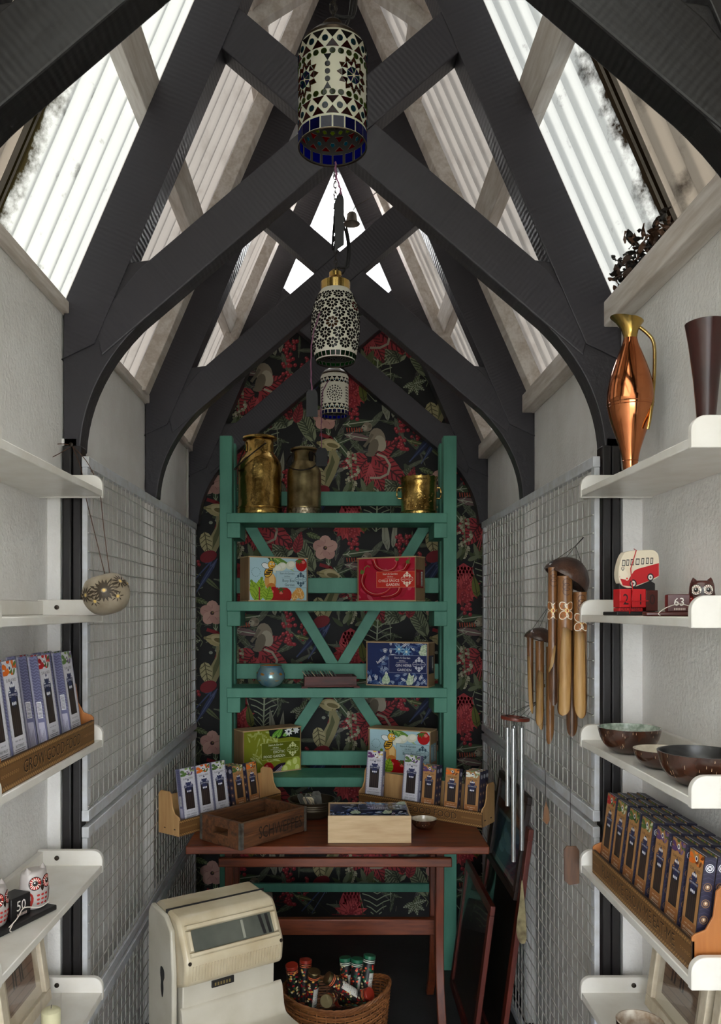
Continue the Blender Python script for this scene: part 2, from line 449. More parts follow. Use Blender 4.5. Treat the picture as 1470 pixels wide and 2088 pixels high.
# ---------------------------------------------------------------- scissor trusses
def beam(name, poly, y0, y1, ang, parent, material, bevel=0.004):
    """timber with its own long axis as local X"""
    cx = sum(p[0] for p in poly)/len(poly); cz = sum(p[1] for p in poly)/len(poly)
    c, s_ = math.cos(ang), math.sin(ang)
    loc = [((p[0]-cx)*c + (p[1]-cz)*s_, -(p[0]-cx)*s_ + (p[1]-cz)*c) for p in poly]
    mb = MB(); mb.prism(loc, y0, y1)
    return mb.build(name, material, parent, bevel=bevel, loc=(cx, 0, cz), rot=(0, -ang, 0), smooth=False)
def truss(Y, label, th=0.075, paint='black_beam', knee_paint='knee'):
    t = thing('roof_truss', label, 'truss', (0, Y, 0), group='black scissor trusses')
    for side in (-1, 1):
        s = sl if side < 0 else sr
        k = 0.43 if side < 0 else 0.437
        a = math.atan2(1, k); a = a if side < 0 else math.pi - a
        w = 0.13
        zi = 2.36
        poly = [(XC+side*s(2.30), 2.30), (XC+side*s(ZA), ZA), (XC+side*s(ZA, -w), ZA), (XC+side*s(zi, -w), zi), (XC+side*(s(2.30)-0.03), 2.30)]
        poly[0] = (XC+side*0.765, 2.32); poly.insert(1, (XC+side*s(2.473), 2.473))
        beam('rafter', poly, 0.0 if side < 0 else 0.0005, th, a, t, M[paint])
        # curved knee at the foot
        so = 0.768
        curve = bez((0.722, 2.07), (0.712, 2.31), (0.47, 2.492), 14)
        knee = [(so, 2.07)] + curve + [(0.47, 2.60), (0.62, 2.58), (so, 2.44)]
        mb = MB(); mb.prism([(XC+side*p[0], p[1]) for p in knee], 0.007, th-0.002)
        mb.build('knee_bracket', M[knee_paint], t, smooth=False, bevel=0.003)
    # braces: one runs through, the other is cut against it
    zl = lambda x: 2.872 + 0.852*x
    zu = lambda x: 3.024 + 0.852*x
    ang = math.atan(0.852)
    def end_x(f0, lim):
        x = 0.0
        for _ in range(60):
            x = 0.5*x + 0.5*(XC + lim(f0 + 0.852*x))
        return x
    xl_, xu_ = end_x(2.872, lambda z: sr(z, -0.125)), end_x(3.024, lambda z: sr(z, -0.125))
    x0 = -0.64
    beam('scissor_brace', [(x0, zl(x0)), (xl_, zl(xl_)), (xu_, zu(xu_)), (x0+0.10, zu(x0+0.10)), (x0-0.02, zu(x0)-0.06)], 0.003, th-0.003, ang, t, M[paint])
    # mirrored
    mir = lambda x: 2*XC - x
    zlm = lambda x: zl(mir(x)); zum = lambda x: zu(mir(x))
    xi = XC
    gap = 0.0
    # crossing points of the mirrored brace with the through brace
    def cross(f, g):
        lo, hi = -0.6, 0.6
        for _ in range(50):
            mid = (lo+hi)/2
            if (f(mid)-g(mid)) > 0: lo = mid
            else: hi = mid
        return (lo+hi)/2
    c1 = cross(zlm, zl); c2 = cross(zum, zl); c3 = cross(zlm, zu); c4 = cross(zum, zu)
    xr0 = mir(x0)
    beam('scissor_brace', [(xr0, zlm(xr0)), (xr0+0.02, zum(xr0)-0.06), (xr0-0.10, zum(xr0-0.10)), (c2, zum(c2)), (c1, zlm(c1))], 0.004, th-0.004, math.pi-ang, t, M[paint])
    xlm, xum = end_x(2.872, lambda z: sl(z, -0.125)), end_x(3.024, lambda z: sl(z, -0.125))
    xlm, xum = mir(xlm), mir(xum)
    beam('scissor_brace', [(c3, zlm(c3)), (c4, zum(c4)), (xum, zum(xum)), (xlm, zlm(xlm))], 0.004, th-0.004, math.pi-ang, t, M[paint])
    return t
truss(1.265, 'nearest black roof truss, only its dark slanting braces crossing the top corners', paint='shaded_beam', knee_paint='shaded_knee')
truss(2.205, 'large black scissor truss rising above the brass jug and hanging bowl')
truss(3.165, 'second full black scissor truss, crossing behind the barrel shaped mosaic lamp')
truss(4.13, 'farthest black scissor truss, standing against the floral wallpaper')

# white posts under the second truss, black posts at the ends of the mesh panels
for side, x in ((-1, XL), (1, XR)):
    m = MB(); m.box(min(x, x-side*0.035), max(x, x-side*0.035), 3.17, 3.235, 0, 2.07)
    tag(m.build('trim_1' if side < 0 else 'trim_2', M['plaster'], bevel=0.003), kind='structure')
    m = MB()
    xo = x + side*-0.005; xi2 = x - side*0.056
    a, b = min(xo, xi2), max(xo, xi2); mid = (a+b)/2
    m.box(a, mid-0.001, YN, YN+0.05, 0, 2.08); m.box(mid+0.001, b, YN+0.003, YN+0.05, 0, 2.08)
    tag(m.build('trim_3' if side < 0 else 'trim_4', M['black_post'], bevel=0.004), kind='structure')
    m = MB(); m.box(min(x, x-side*0.04), max(x, x-side*0.04), YN+0.012, YN+0.05, 2.08, 2.10)
    tag(m.build('trim_5' if side < 0 else 'trim_6', M['plaster']), kind='structure')
# thin conduit on the left wall near the back
m = MB(); m.tube([(XL+0.006, 4.06, 1.9), (XL+0.006, 4.06, 2.44)], 0.006)
tag(m.build('trim_7', M['board']), kind='structure')

# ---------------------------------------------------------------- wire mesh panels
def mesh_panel(X, y0, y1, z0, z1, side, label):
    t = thing('mesh_panel', label, 'mesh panel', (X, y0, z0), group='wire mesh panels along the walls')
    L = y1-y0; Hh = z1-z0; w = 0.03
    for (a, b, c, d) in ((0, L, 0, w), (0, L, Hh-w, Hh)):
        mb = MB(); mb.box(-0.002, 0.018, a, b, c, d) if side < 0 else mb.box(-0.018, 0.002, a, b, c, d)
        mb.build('frame_rail', M['rail'], t, bevel=0.002)
    for a in (0, L-w):
        mb = MB(); mb.box(-0.001, 0.014, a, a+w, w, Hh-w) if side < 0 else mb.box(-0.014, 0.001, a, a+w, w, Hh-w)
        mb.build('frame_stile', M['rail'], t, bevel=0.002)
    mb = MB(); r = 0.0019
    xw = 0.012*(-side)
    y = 0.012
    while y < L-0.01:
        mb.tube([(xw, y, 0.01), (xw, y, Hh-0.01)], r, 5); y += 0.05
    z = 0.04
    while z < Hh-0.02:
        bow = 0.003*math.sin(z*9)
        mb.tube([(xw-side*2*r, 0.005+L*q/8, z + bow*math.sin(math.pi*q/8*3)) for q in range(9)], r, 5); z += 0.05
    mb.build('wire_mesh', M['steel'], t)
    return t
XML, XMR = -0.69, 0.725
mesh_panel(XML, 2.2, 3.93, 1.05, 2.05, -1, 'upper wire mesh panel on left wall behind the hanging carved bowl')
mesh_panel(XML, 2.2, 3.93, 0.53, 1.035, -1, 'middle wire mesh panel on left wall, just under the thick pale rail')
mesh_panel(XML, 2.2, 3.93, 0.02, 0.515, -1, 'lowest wire mesh panel on left wall beside the cream scale')
mesh_panel(XMR, 2.2, 3.87, 1.05, 2.05, 1, 'upper wire mesh panel on right wall behind the bamboo chimes')
mesh_panel(XMR, 2.2, 3.87, 0.02, 1.035, 1, 'lower wire mesh panel on right wall behind the hanging wooden chime paddle')
# ---------------------------------------------------------------- flat prints: layered coloured shapes on a real surface
_txt = {}
def text_faces(s):
    """triangulated outline of a word, 1 unit high, origin at its lower left"""
    if s in _txt: return _txt[s]
    c = bpy.data.curves.new('lettering', 'FONT'); c.body = s; c.size = 1.0; c.resolution_u = 2
    o = bpy.data.objects.new('lettering', c)
    me = o.to_mesh()
    V = [(v.co.x, v.co.y) for v in me.vertices]
    Fc = [tuple(p.vertices) for p in me.polygons]
    o.to_mesh_clear(); bpy.data.objects.remove(o); bpy.data.curves.remove(c)
    w = max([v[0] for v in V] or [0])
    _txt[s] = (V, Fc, w)
    return _txt[s]
def clip_poly(P, x0, x1, y0, y1):
    for ax, lim, sgn in ((0, x0, 1), (0, x1, -1), (1, y0, 1), (1, y1, -1)):
        out = []; n = len(P)
        for i in range(n):
            a, b = P[i], P[(i+1) % n]
            da = (a[ax]-lim)*sgn; db = (b[ax]-lim)*sgn
            if da >= 0: out.append(a)
            if (da >= 0) != (db >= 0):
                t = da/(da-db); out.append((a[0]+(b[0]-a[0])*t, a[1]+(b[1]-a[1])*t))
        P = out
        if len(P) < 3: return []
    return P
class Art:
    def __init__(self, clip=None): self.s = []; self.clip = clip; self.l = 0; self.ox = self.oy = 0.0; self.k = 1.0; self.a = 0.0; self.fx = 1
    def place(self, ox=0, oy=0, k=1.0, a=0.0, fx=1): self.ox, self.oy, self.k, self.a, self.fx = ox, oy, k, a, fx; return self
    def _t(self, p):
        x, y = p[0]*self.k*self.fx, p[1]*self.k
        c, s = math.cos(self.a), math.sin(self.a)
        return (self.ox + x*c - y*s, self.oy + x*s + y*c)
    def poly(self, P, col, up=1):
        P = [self._t(p) for p in P]
        if self.clip: P = clip_poly(P, *self.clip)
        self.l += up
        if len(P) >= 3: self.s.append((P, lin(col), self.l))
    def rect(self, x0, x1, y0, y1, col): self.poly([(x0,y0),(x1,y0),(x1,y1),(x0,y1)], col)
    def ell(self, cx, cy, rx, ry, col, n=14, a=0.0, up=1):
        c, s = math.cos(a), math.sin(a)
        self.poly([(cx+rx*math.cos(t)*c-ry*math.sin(t)*s, cy+rx*math.cos(t)*s+ry*math.sin(t)*c) for t in [2*math.pi*i/n for i in range(n)]], col, up)
    def stroke(self, pts, w, col, taper=False):
        n = len(pts)
        self.l += 1
        for i in range(n-1):
            (x0,y0),(x1,y1) = pts[i], pts[i+1]
            d = math.hypot(x1-x0, y1-y0) or 1e-9
            wa = w*(1-i/(n-1)*0.8)/2 if taper else w/2
            wb = w*(1-(i+1)/(n-1)*0.8)/2 if taper else w/2
            nx, ny = -(y1-y0)/d, (x1-x0)/d
            ex, ey = (x1-x0)/d*w*0.2, (y1-y0)/d*w*0.2
            self.poly([(x0-ex+nx*wa,y0-ey+ny*wa),(x0-ex-nx*wa,y0-ey-ny*wa),(x1+ex-nx*wb,y1+ey-ny*wb),(x1+ex+nx*wb,y1+ey+ny*wb)], col, 0)
    def ring(self, cx, cy, r, w, col, n=16, a0=0, a1=2*math.pi):
        self.stroke([(cx+r*math.cos(a0+(a1-a0)*i/n), cy+r*math.sin(a0+(a1-a0)*i/n)) for i in range(n+1)], w, col)
    def text(self, s, x, y, size, col, align='l', maxw=None):
        V, Fc, w = text_faces(s)
        sx = size
        if maxw and w*size > maxw: sx = maxw/w
        dx = 0 if align == 'l' else (-w*sx/2 if align == 'c' else -w*sx)
        self.l += 1
        for f in Fc: self.poly([(x+dx+V[i][0]*sx, y+V[i][1]*size) for i in f], col, 0)
        self.l += 1
    def leaf(self, x, y, L, Wd, a, fill, vein=None, nv=6, vw=0.06, mid=True, curl=0.0, stripes=False):
        c, s = math.cos(a), math.sin(a)
        def q(u, v):
            v += curl*u*u*L
            return (x+u*L*c-v*s, y+u*L*s+v*c)
        pr = [(0,0),(.08,.30),(.22,.46),(.42,.5),(.62,.42),(.82,.22),(1,0)]
        up = [q(u, v*Wd) for u, v in pr]; dn = [q(u, -v*Wd) for u, v in pr[-2:0:-1]]
        self.poly(up+dn, fill)
        if vein:
            hw = lambda u: Wd*0.5*math.sin(math.pi*min(1, u**0.75))**0.8 if 0 < u < 1 else 0
            w = vw*Wd
            for i in range(nv):
                u = 0.08+0.78*i/max(1, nv-1)
                for sg in (-1, 1):
                    self.stroke([q(u, 0), q(min(u+0.09, 1), sg*hw(u)*0.5), q(min(u+0.16, 1), sg*hw(min(u+0.14, .99))*0.9)], w, vein)
            if mid: self.stroke([q(t/6, 0) for t in range(7)], w*1.3, vein)
    def build(self, name, material, parent, mp, dl=0.00002):
        """mp(u, v, h) -> 3D point in the parent's frame"""
        m = MB()
        for P, c, l in self.s:
            m.add([mp(p[0], p[1], 0.0002 + l*dl) for p in P], [list(range(len(P)))], col=c)
        return m.build(name, material, parent, smooth=False)

# ---------------------------------------------------------------- wallpaper
def paper_tile(A):
    """one repeat of the jungle print; units are pixels at the wall, origin at the pale hibiscus"""
    g1, g2, g3 = (92,98,74), (66,78,44), (134,140,112)
    red, red2, pink = (158,50,58), (112,30,36), (190,90,90)
    blk = (24,24,24)
    # ferny undergrowth behind everything
    ru = random.Random(17)
    for i in range(34):
        A.leaf(ru.uniform(-170, 200), ru.uniform(-150, 130), ru.uniform(34, 64), ru.uniform(6, 13), ru.uniform(0, 6.28), [(70,78,58),(52,60,40),(88,92,76),(60,54,58)][i % 4], (112,118,98), 4, .07)
    # banded banana leaves
    for (x, y, L, Wd, a) in ((-62, -2, 96, 34, R(187)), (-22, -48, 98, 30, R(118)), (-100, 28, 70, 30, R(215))):
        A.leaf(x, y, L, Wd, a, (146,152,124) if a > 3 else (134,142,110), (70,78,58), 11, 0.085)
    A.leaf(-78, -18, 42, 16, R(115), g1, (40,46,30), 6, 0.1)
    A.leaf(-52, -70, 30, 12, R(60), g2, (130,138,110), 5, 0.1)
    A.leaf(-38, 30, 34, 12, R(-20), g2, (120,130,90), 5, 0.1)
    # red leaf tips
    A.leaf(-60, -10, 44, 20, R(75), red, red2, 6, 0.09)
    A.leaf(-72, -4, 42, 18, R(105), (186,52,60), red2, 6, 0.09)
    # green pompom thistle and bushy tuft
    for i in range(46):
        a = i*2.39996; r = 3+24*math.sqrt(i/46)
        A.leaf(-128+r*0.35*math.cos(a), -8+r*0.35*math.sin(a), 6+r*0.55, 3.0, a, [(70,84,34),(96,108,56),(52,62,28)][i % 3])
    # vine tendrils
    A.stroke([(-30+10*math.sin(t*1.1), 4-9*t) for t in range(9)], 1.6, (120,128,96))
    A.stroke([(24+7*math.sin(t*1.3), 12+6*t) for t in range(8)], 1.4, (110,118,86))
    # small leaf sprig
    for k, a in enumerate((200, 240, 285, 325, 15)):
        A.leaf(-48, -62, 24, 12, R(a), (78,88,60), (168,172,150), 5, 0.09)
    # dark veined leaf
    for i in range(9):
        u = i/8; y0 = 40+100*u; hw_ = 30*math.sin(math.pi*min(.96, .12+u*.86))
        for sg in (-1, 1): A.stroke([(104+4*u, y0), (104+4*u+sg*hw_*.55, y0+9), (104+4*u+sg*hw_, y0+13)], 2.0, (150,160,132))
    A.stroke([(104, 34), (108, 144)], 3.0, (160,168,140))
    out = [(104,34),(80,60),(72,92),(84,128),(114,146),(134,112),(136,74),(120,44),(104,34)]
    A.stroke([(p[0]-2, p[1]) for p in out], 1.4, (150,158,132))
    # buds
    for (x, y, L, Wd, a) in ((128, -6, 78, 14, R(98)), (138, 0, 66, 11, R(84)), (122, 6, 46, 12, R(92))):
        A.leaf(x, y, L, Wd, a, (150,150,132), (106,106,90), 1, 0.06)
    # striped sword leaves
    for (x, y, L, Wd, a, cu) in ((36, -14, 62, 15, R(8), -.003), (40, -34, 60, 15, R(-10), -.003), (18, -40, 86, 13, R(-52), 0), (8, -44, 66, 11, R(95), .002), (2, -62, 62, 9, R(22), 0)):
        A.leaf(x, y, L, Wd, a, (66,84,56) if L > 60 else (118,92,92), (178,182,160), 1, 0.10, curl=cu)
    for i in range(7): A.stroke([(44+i*5, -20), (45+i*5, -28)], 2.2, (176,72,48))
    # berries
    A.stroke([(150,-60), (158,-10), (164,30)], 1.4, (110,90,70))
    rb = random.Random(3)
    for i in range(44):
        t = i/43
        x = 146+26*t*(0.5+0.5*math.sin(i*1.7))+rb.uniform(-6, 10); y = 28-92*rb.random()
        A.ell(x, y, 4.1, 4.1, (150,34,46), 9, up=1); A.ell(x-1, y+1.3, 1.7, 1.7, (206,96,100), 6, up=1)
    for i in range(16):
        x = 186+rb.uniform(-10, 18); y = -10-46*rb.random()
        A.ell(x, y, 3.6, 3.6, (138,32,42), 9); A.ell(x-1, y+1.2, 1.4, 1.4, (196,90,94), 6)
    A.leaf(168, -46, 40, 9, R(-14), (78,86,44), (150,156,110), 1, .12)
    A.leaf(212, -58, 44, 9, R(-40), (96,104,70), (40,46,28), 1, .12)
    # blue long-tailed bird
    A.leaf(236, -18, 96, 15, R(228), (28,36,66), (62,74,112), 1, .14)
    A.leaf(240, -22, 84, 10, R(238), (44,54,92), (86,96,130), 1, .14)
    A.leaf(226, 2, 46, 20, R(40), (70,74,82), (120,122,122), 3, .08)
    A.ell(262, 34, 16, 10, (118,118,108), a=R(40)); A.ell(274, 46, 7, 6, (40,42,44))
    for k in range(6): A.stroke([(252+k*4, 22+k*5), (258+k*4, 34+k*3)], 1.3, (48,48,44))
    # grey-white blossoms
    for i in range(18):
        A.ell(244+rb.uniform(-18, 24), 62+rb.uniform(-12, 18), 4.2, 3.4, [(140,146,130),(100,108,90),(66,76,52)][i % 3], 8)
    # torch ginger
    tx, ty = 52, 62
    for k in range(9):
        a = R(20+k*40 if k % 2 else 340-k*36)
        A.leaf(tx-4, ty-14, 34, 22, R(180+k*22.5), [(178,58,64),(196,70,74),(160,44,52)][k % 3], (120,28,38), 1, .07)
    A.poly([(tx-18,ty-10),(tx-24,ty+10),(tx-16,ty+30),(tx,ty+40),(tx+16,ty+30),(tx+24,ty+10),(tx+16,ty-10)], (182,58,68))
    for r in range(6):
        for q in range(5):
            A.ell(tx-14+q*7+(r % 2)*3, ty-6+r*7, 2.4, 3.6, (128,34,46), 7, up=0)
    A.l += 1
    for k in range(7):
        A.leaf(tx+rb.uniform(-6, 6), ty-12, 32, 13, R(20+k*23), (204,78,82), (140,36,46), 1, .08)
    for k in range(5):
        A.leaf(tx-20+k*10, ty-8, 26, 12, R(262+k*6), (190,60,64), (130,30,40), 1, .08)
    A.stroke([(tx, ty-24), (tx-2, ty-46)], 5, (120,44,44))
    # red velvet leaves
    for (x, y, L, Wd, a) in ((96, -78, 84, 44, R(-38)), (92, -78, 62, 38, R(28)), (94, -96, 62, 32, R(-66)), (86, -82, 60, 34, R(196)), (84, -86, 56, 34, R(232)), (92, -90, 50, 26, R(262))):
        A.leaf(x, y, L, Wd, a, (164,50,58), (76,20,26), 7, 0.06)
    for k in range(6): A.stroke([(92, -94), (74+k*8, -146)], 3.4, (186,76,80), True)
    # monkey
    mk, mk2, mk3 = (140,128,110), (112,102,86), (172,162,142)
    A.stroke([(106,-74),(122,-80),(132,-96),(128,-114),(112,-122),(92,-122)], 4.6, mk3)
    A.ell(106, -44, 17, 24, mk, a=R(8)); A.ell(112, -52, 12, 17, mk3, a=R(15))
    A.ell(98, -60, 10, 18, mk2, a=R(-18)); A.ell(92, -74, 10, 5, mk2)
    A.stroke([(96,-34),(86,-50),(80,-58)], 6, mk2)
    A.ell(86, -18, 10, 9.5, mk); A.ell(80, -20, 6, 6, mk3); A.ell(91, -17, 3.4, 4, mk2)
    A.ell(78.5, -17.5, 1.5, 1.2, blk); A.ell(76.5, -23, 2.2, 1, (60,50,44))
    # flowering spike
    A.stroke([(56, -150), (52, -66)], 3, (112,116,84))
    for i in range(54):
        t = i/54; y = -70-84*t; s_ = 4+11*math.sin(math.pi*min(1, .15+t*.85))
        A.ell(54+rb.uniform(-s_, s_), y, 3.1, 2.7, [(164,160,132),(128,128,100),(188,182,158)][i % 3], 8)
    for i in range(12):
        A.leaf(58+rb.uniform(-26, 34), -150-rb.uniform(0, 10), 30, 9, R(rb.uniform(20, 160)), [(88,98,62),(60,70,40),(110,118,90)][i % 3])
    # pitcher plant
    A.stroke([(-10,-34),(10,-40),(22,-56),(14,-76),(8,-92)], 7, (132,24,34))
    A.leaf(26, -58, 44, 26, R(170), (178,164,118), (128,120,76), 2, .06)
    A.ell(14, -54, 17, 8, (196,182,138), a=R(-14)); A.ell(15, -56, 12, 4.6, (120,108,66), a=R(-14))
    A.poly([(20,-64),(30,-84),(22,-112),(8,-140),(-8,-160),(-12,-130),(-2,-106),(8,-88),(8,-70)], (150,142,102))
    A.poly([(14,-74),(20,-90),(10,-116),(0,-136),(2,-110),(10,-92)], (96,98,62))
    A.leaf(-16, -100, 50, 26, R(-80), (176,166,124), (84,80,50), 5, .06)
    A.ell(-8, -150, 18, 12, (124,24,34), a=R(20))
    # berries left
    for i in range(26):
        x = -176+rb.uniform(-8, 14); y = -66-74*rb.random()
        A.ell(x, y, 4.2, 4.2, (150,34,46), 9); A.ell(x-1, y+1.3, 1.7, 1.7, (204,92,98), 6)
    A.leaf(-150, -100, 46, 16, R(100), (104,108,44), (60,64,26), 2, .08)
    # hibiscus
    for k in range(5):
        a = R(90+72*k)
        A.ell(12*math.cos(a), 12*math.sin(a), 14, 12.5, [(202,158,146),(190,144,134)][k % 2], 12, a)
        A.stroke([(4*math.cos(a), 4*math.sin(a)), (17*math.cos(a), 17*math.sin(a))], 0.9, (150,104,98))
    A.ell(0, 0, 4.2, 4.2, (60,30,34), 10); A.ell(1, 1, 1.8, 1.8, (130,110,60), 8)
pxm = F / (YB-0.002)
A0 = Art(); paper_tile(A0)
half = 0.582*pxm/395*395
m = MB()
zoff = 0
wb = wall_poly
m.add([(p[0], YB-0.0004, p[1]) for p in wb], [list(range(len(wb)))[::-1] if False else list(range(len(wb)))], col=lin((20,20,21)))
def in_gable(x, z):
    if not (XL-0.02 < x < XR+0.02) or z < 0.02 or z > ZG-0.005: return False
    if z > 2.45: return -sl(z, 0.02) < x-XC < sr(z, 0.02)
    return True
for i in range(-2, 4):
    for j in range(-4, 5):
        px = 433 + 230*i; py = 985 + 132.5*(i % 2) + 265*j - (0 if i % 2 == 0 else 265) + (265 if i % 2 else 0)
        o = at(px, py, YB-0.002)
        if not (-1.4 < o.x < 1.4 and -0.6 < o.z < 4.0): continue
        k = 1/pxm
        for P, c, l in A0.s:
            Q = [(o.x + p[0]*k, o.z + p[1]*k) for p in P]
            if all(in_gable(*q) for q in Q):
                m.add([(q[0], YB-0.0008-l*0.0000045-((i+2)*9+j+4)*0.00000003, q[1]) for q in Q], [list(range(len(Q)))], col=c)
print('wallpaper faces', len(m.f), 'layers', A0.l)
tag(m.build('wallpaper', M['wallpaper'], wall_back, smooth=False), 'dark wallpaper of red flowers, striped leaves and monkeys')
# ---------------------------------------------------------------- more materials
M['screw'] = mat('dark_screw', (70,62,54), 0.4, 0.8)
M['table'] = wood('red_brown_table_wood', (122,58,28), (80,34,17), 0.42, 'X', 5, 0.08, coat=0.05)
M['table_leg'] = wood('red_stained_leg_wood', (112,50,24), (78,32,16), 0.5, 'Z', 5, 0.1)
M['ply'] = wood('pale_plywood', (200,160,108), (176,132,84), 0.5, 'Z', 3, 0.05)
M['ply_amber'] = wood('amber_plywood', (176,112,56), (150,88,40), 0.45, 'Z', 3, 0.05)
M['burnt_edge'] = mat('laser_burnt_edge', (52,34,20), 0.7)
M['pale_wood'] = wood('pale_box_wood', (206,178,138), (180,148,108), 0.55, 'X', 4, 0.06)
M['pale_wood_z'] = wood('pale_box_wood_upright', (150,120,86), (126,98,68), 0.55, 'Z', 4, 0.06)
M['crate'] = wood('dark_crate_wood', (112,70,40), (58,34,20), 0.6, 'X', 6, 0.35)
M['crate_rim'] = wood('worn_crate_rim', (104,72,46), (74,48,30), 0.6, 'X', 6, 0.3)
M['brass'] = mat('aged_brass', (204,172,102), 0.24, 1.0, noise=(150,118,60), nscale=14, bump=0.8, bscale=16, distort=0.6)
M['brass_dull'] = mat('tarnished_brass', (158,144,106), 0.34, 1.0, noise=(112,98,68), nscale=18, bump=0.15, bscale=40)
M['brass_worn'] = mat('worn_silvered_brass', (176,164,142), 0.35, 1.0, noise=(70,58,38), nscale=60, bump=0.3, bscale=70)
M['brass_hi'] = mat('polished_brass', (196,170,110), 0.22, 1.0, noise=(180,142,64), nscale=14)
M['copper'] = mat('polished_copper', (204,128,84), 0.12, 1.0, noise=(186,106,64), nscale=8)
M['dark_iron'] = mat('dark_iron', (44,38,32), 0.45, 0.8)
M['steel_plate'] = mat('zinc_corner_strap', (128,126,120), 0.45, 0.7, noise=(90,84,76), nscale=40)

# ---------------------------------------------------------------- white wall shelves
def wall_shelf(side, zb, label):
    """board with a low back rail and rounded ends, screwed to the recessed wall"""
    xf, xb = (-0.613, NL) if side < 0 else (0.6515, NR)
    t = thing('wall_shelf', label, 'shelf', ((xf+xb)/2, 1.80, zb), group='white wall shelves')
    cx = (xf+xb)/2; hw = abs(xf-xb)/2; s = -1 if side > 0 else 1      # s: towards the aisle
    y0, y1 = 1.468-1.80, 2.14-1.80
    m = MB(); m.box(-hw+0.001, hw-0.001, y0+0.001, y1-0.001, 0, 0.018)
    m.build('shelf_board', M['shelf'], t, bevel=0.002)
    m = MB(); xa, xb2 = (-s*(hw-0.001), -s*(hw-0.016)); m.box(min(xa,xb2), max(xa,xb2), y0+0.016, y1-0.016, 0.018, 0.055)
    m.build('back_rail', M['shelf'], t, bevel=0.002)
    for a, b, inn in ((y0, y0+0.016, 1), (y1-0.016, y1, -1)):
        pl = [(-s*hw, -0.002), (s*hw, -0.002)] + [(s*(hw-0.028+0.028*math.cos(q)), 0.030+0.028*math.sin(q)) for q in [math.pi/2*i/7 for i in range(8)]] + [(-s*hw, 0.058)]
        m = MB(); m.prism(pl, a, b)
        e = m.build('end_panel', M['shelf'], t, bevel=0.002)
        yy = (a if inn > 0 else b)
        m = MB(); m.lathe([(0, 0.0035), (0.0062, 0.0025), (0.0062, 0)], 14, T(-s*(hw-0.052), (b if inn > 0 else a), 0.038) @ Rx(R(90) if inn < 0 else R(-90)))
        m.build('screw', M['screw'], e)
    return t
ZS = (1.928, 1.598, 1.268, 0.936, 0.60)
for side, lab in ((-1, ('topmost white shelf on the left wall, empty, above the carved bowl',
                        'empty white shelf just under the hanging carved bowl',
                        'white shelf carrying the grey seed packet rack on the left',
                        'white shelf under the pair of grey owls',
                        'lowest white shelf on the left, holding a candle glass')),
                  (1, ('topmost white shelf on the right wall, under the copper jug',
                       'white shelf on the right holding the red bus calendar',
                       'white shelf on the right holding three coconut bowls',
                       'white shelf carrying the navy seed packet rack on the right',
                       'lowest white shelf on the right, in front of framed pictures'))):
    for z, l in zip(ZS, lab): wall_shelf(side, z, l)

# ---------------------------------------------------------------- green shelving unit
gu = thing('shelving_unit', 'tall green painted wooden shelving unit against floral wallpaper', 'shelving unit', (0.015, 3.62, 0))
def gbox(name, x0, x1, y0, y1, z0, z1, bevel=0.003, M_=None):
    m = MB(); m.box(x0-0.015, x1-0.015, y0-3.62, y1-3.62, z0, z1, M_)
    return m.build(name, M['green'], gu, bevel=bevel)
GX0, GX1 = -0.519, 0.552
for (a, b) in ((GX0, GX0+0.056), (GX1-0.060, GX1)):
    gbox('post', a, b, 3.632, 3.70, 0, 2.416)
    gbox('post', a+0.004, b-0.004, 3.80, 3.86, 0, 2.416)
GZ = (2.065, 1.667, 1.277, 0.875)
for i, z in enumerate(GZ):
    gbox('shelf_board', -0.486, 0.508, 3.618, 3.838, z-0.044, z)
    for (a, b) in ((-0.484, -0.424), (0.448, 0.508)):
        gbox('cleat', a, b, 3.622, 3.83, z-0.112, z-0.044)
# rear rails
for (zc, h) in ((2.16, 0.068), (1.745, 0.074), (1.335, 0.074), (0.92, 0.068)):
    gbox('rear_rail', -0.49, 0.52, 3.84, 3.862, zc-h/2, zc+h/2)
gbox('rear_rail', -0.49, 0.52, 3.84, 3.862, 0.28, 0.32)
# rear diagonal bracing: a V above, an upturned V below
def diag(p, q, y, w=0.052):
    (x0, z0), (x1, z1) = p, q
    L = math.hypot(x1-x0, z1-z0); a = math.atan2(z1-z0, x1-x0)
    m = MB(); m.box(-L/2, L/2, -0.009, 0.009, -w/2, w/2)
    m.build('diagonal_brace', M['green'], gu, bevel=0.002, loc=((x0+x1)/2-0.015, y-3.62, (z0+z1)/2), rot=(0, -a, 0))
diag((-0.46, 2.12), (0.00, 1.355), 3.872); diag((0.49, 2.12), (0.03, 1.355), 3.875)
diag((0.00, 1.33), (-0.40, 0.72), 3.872); diag((0.03, 1.33), (0.43, 0.72), 3.875)

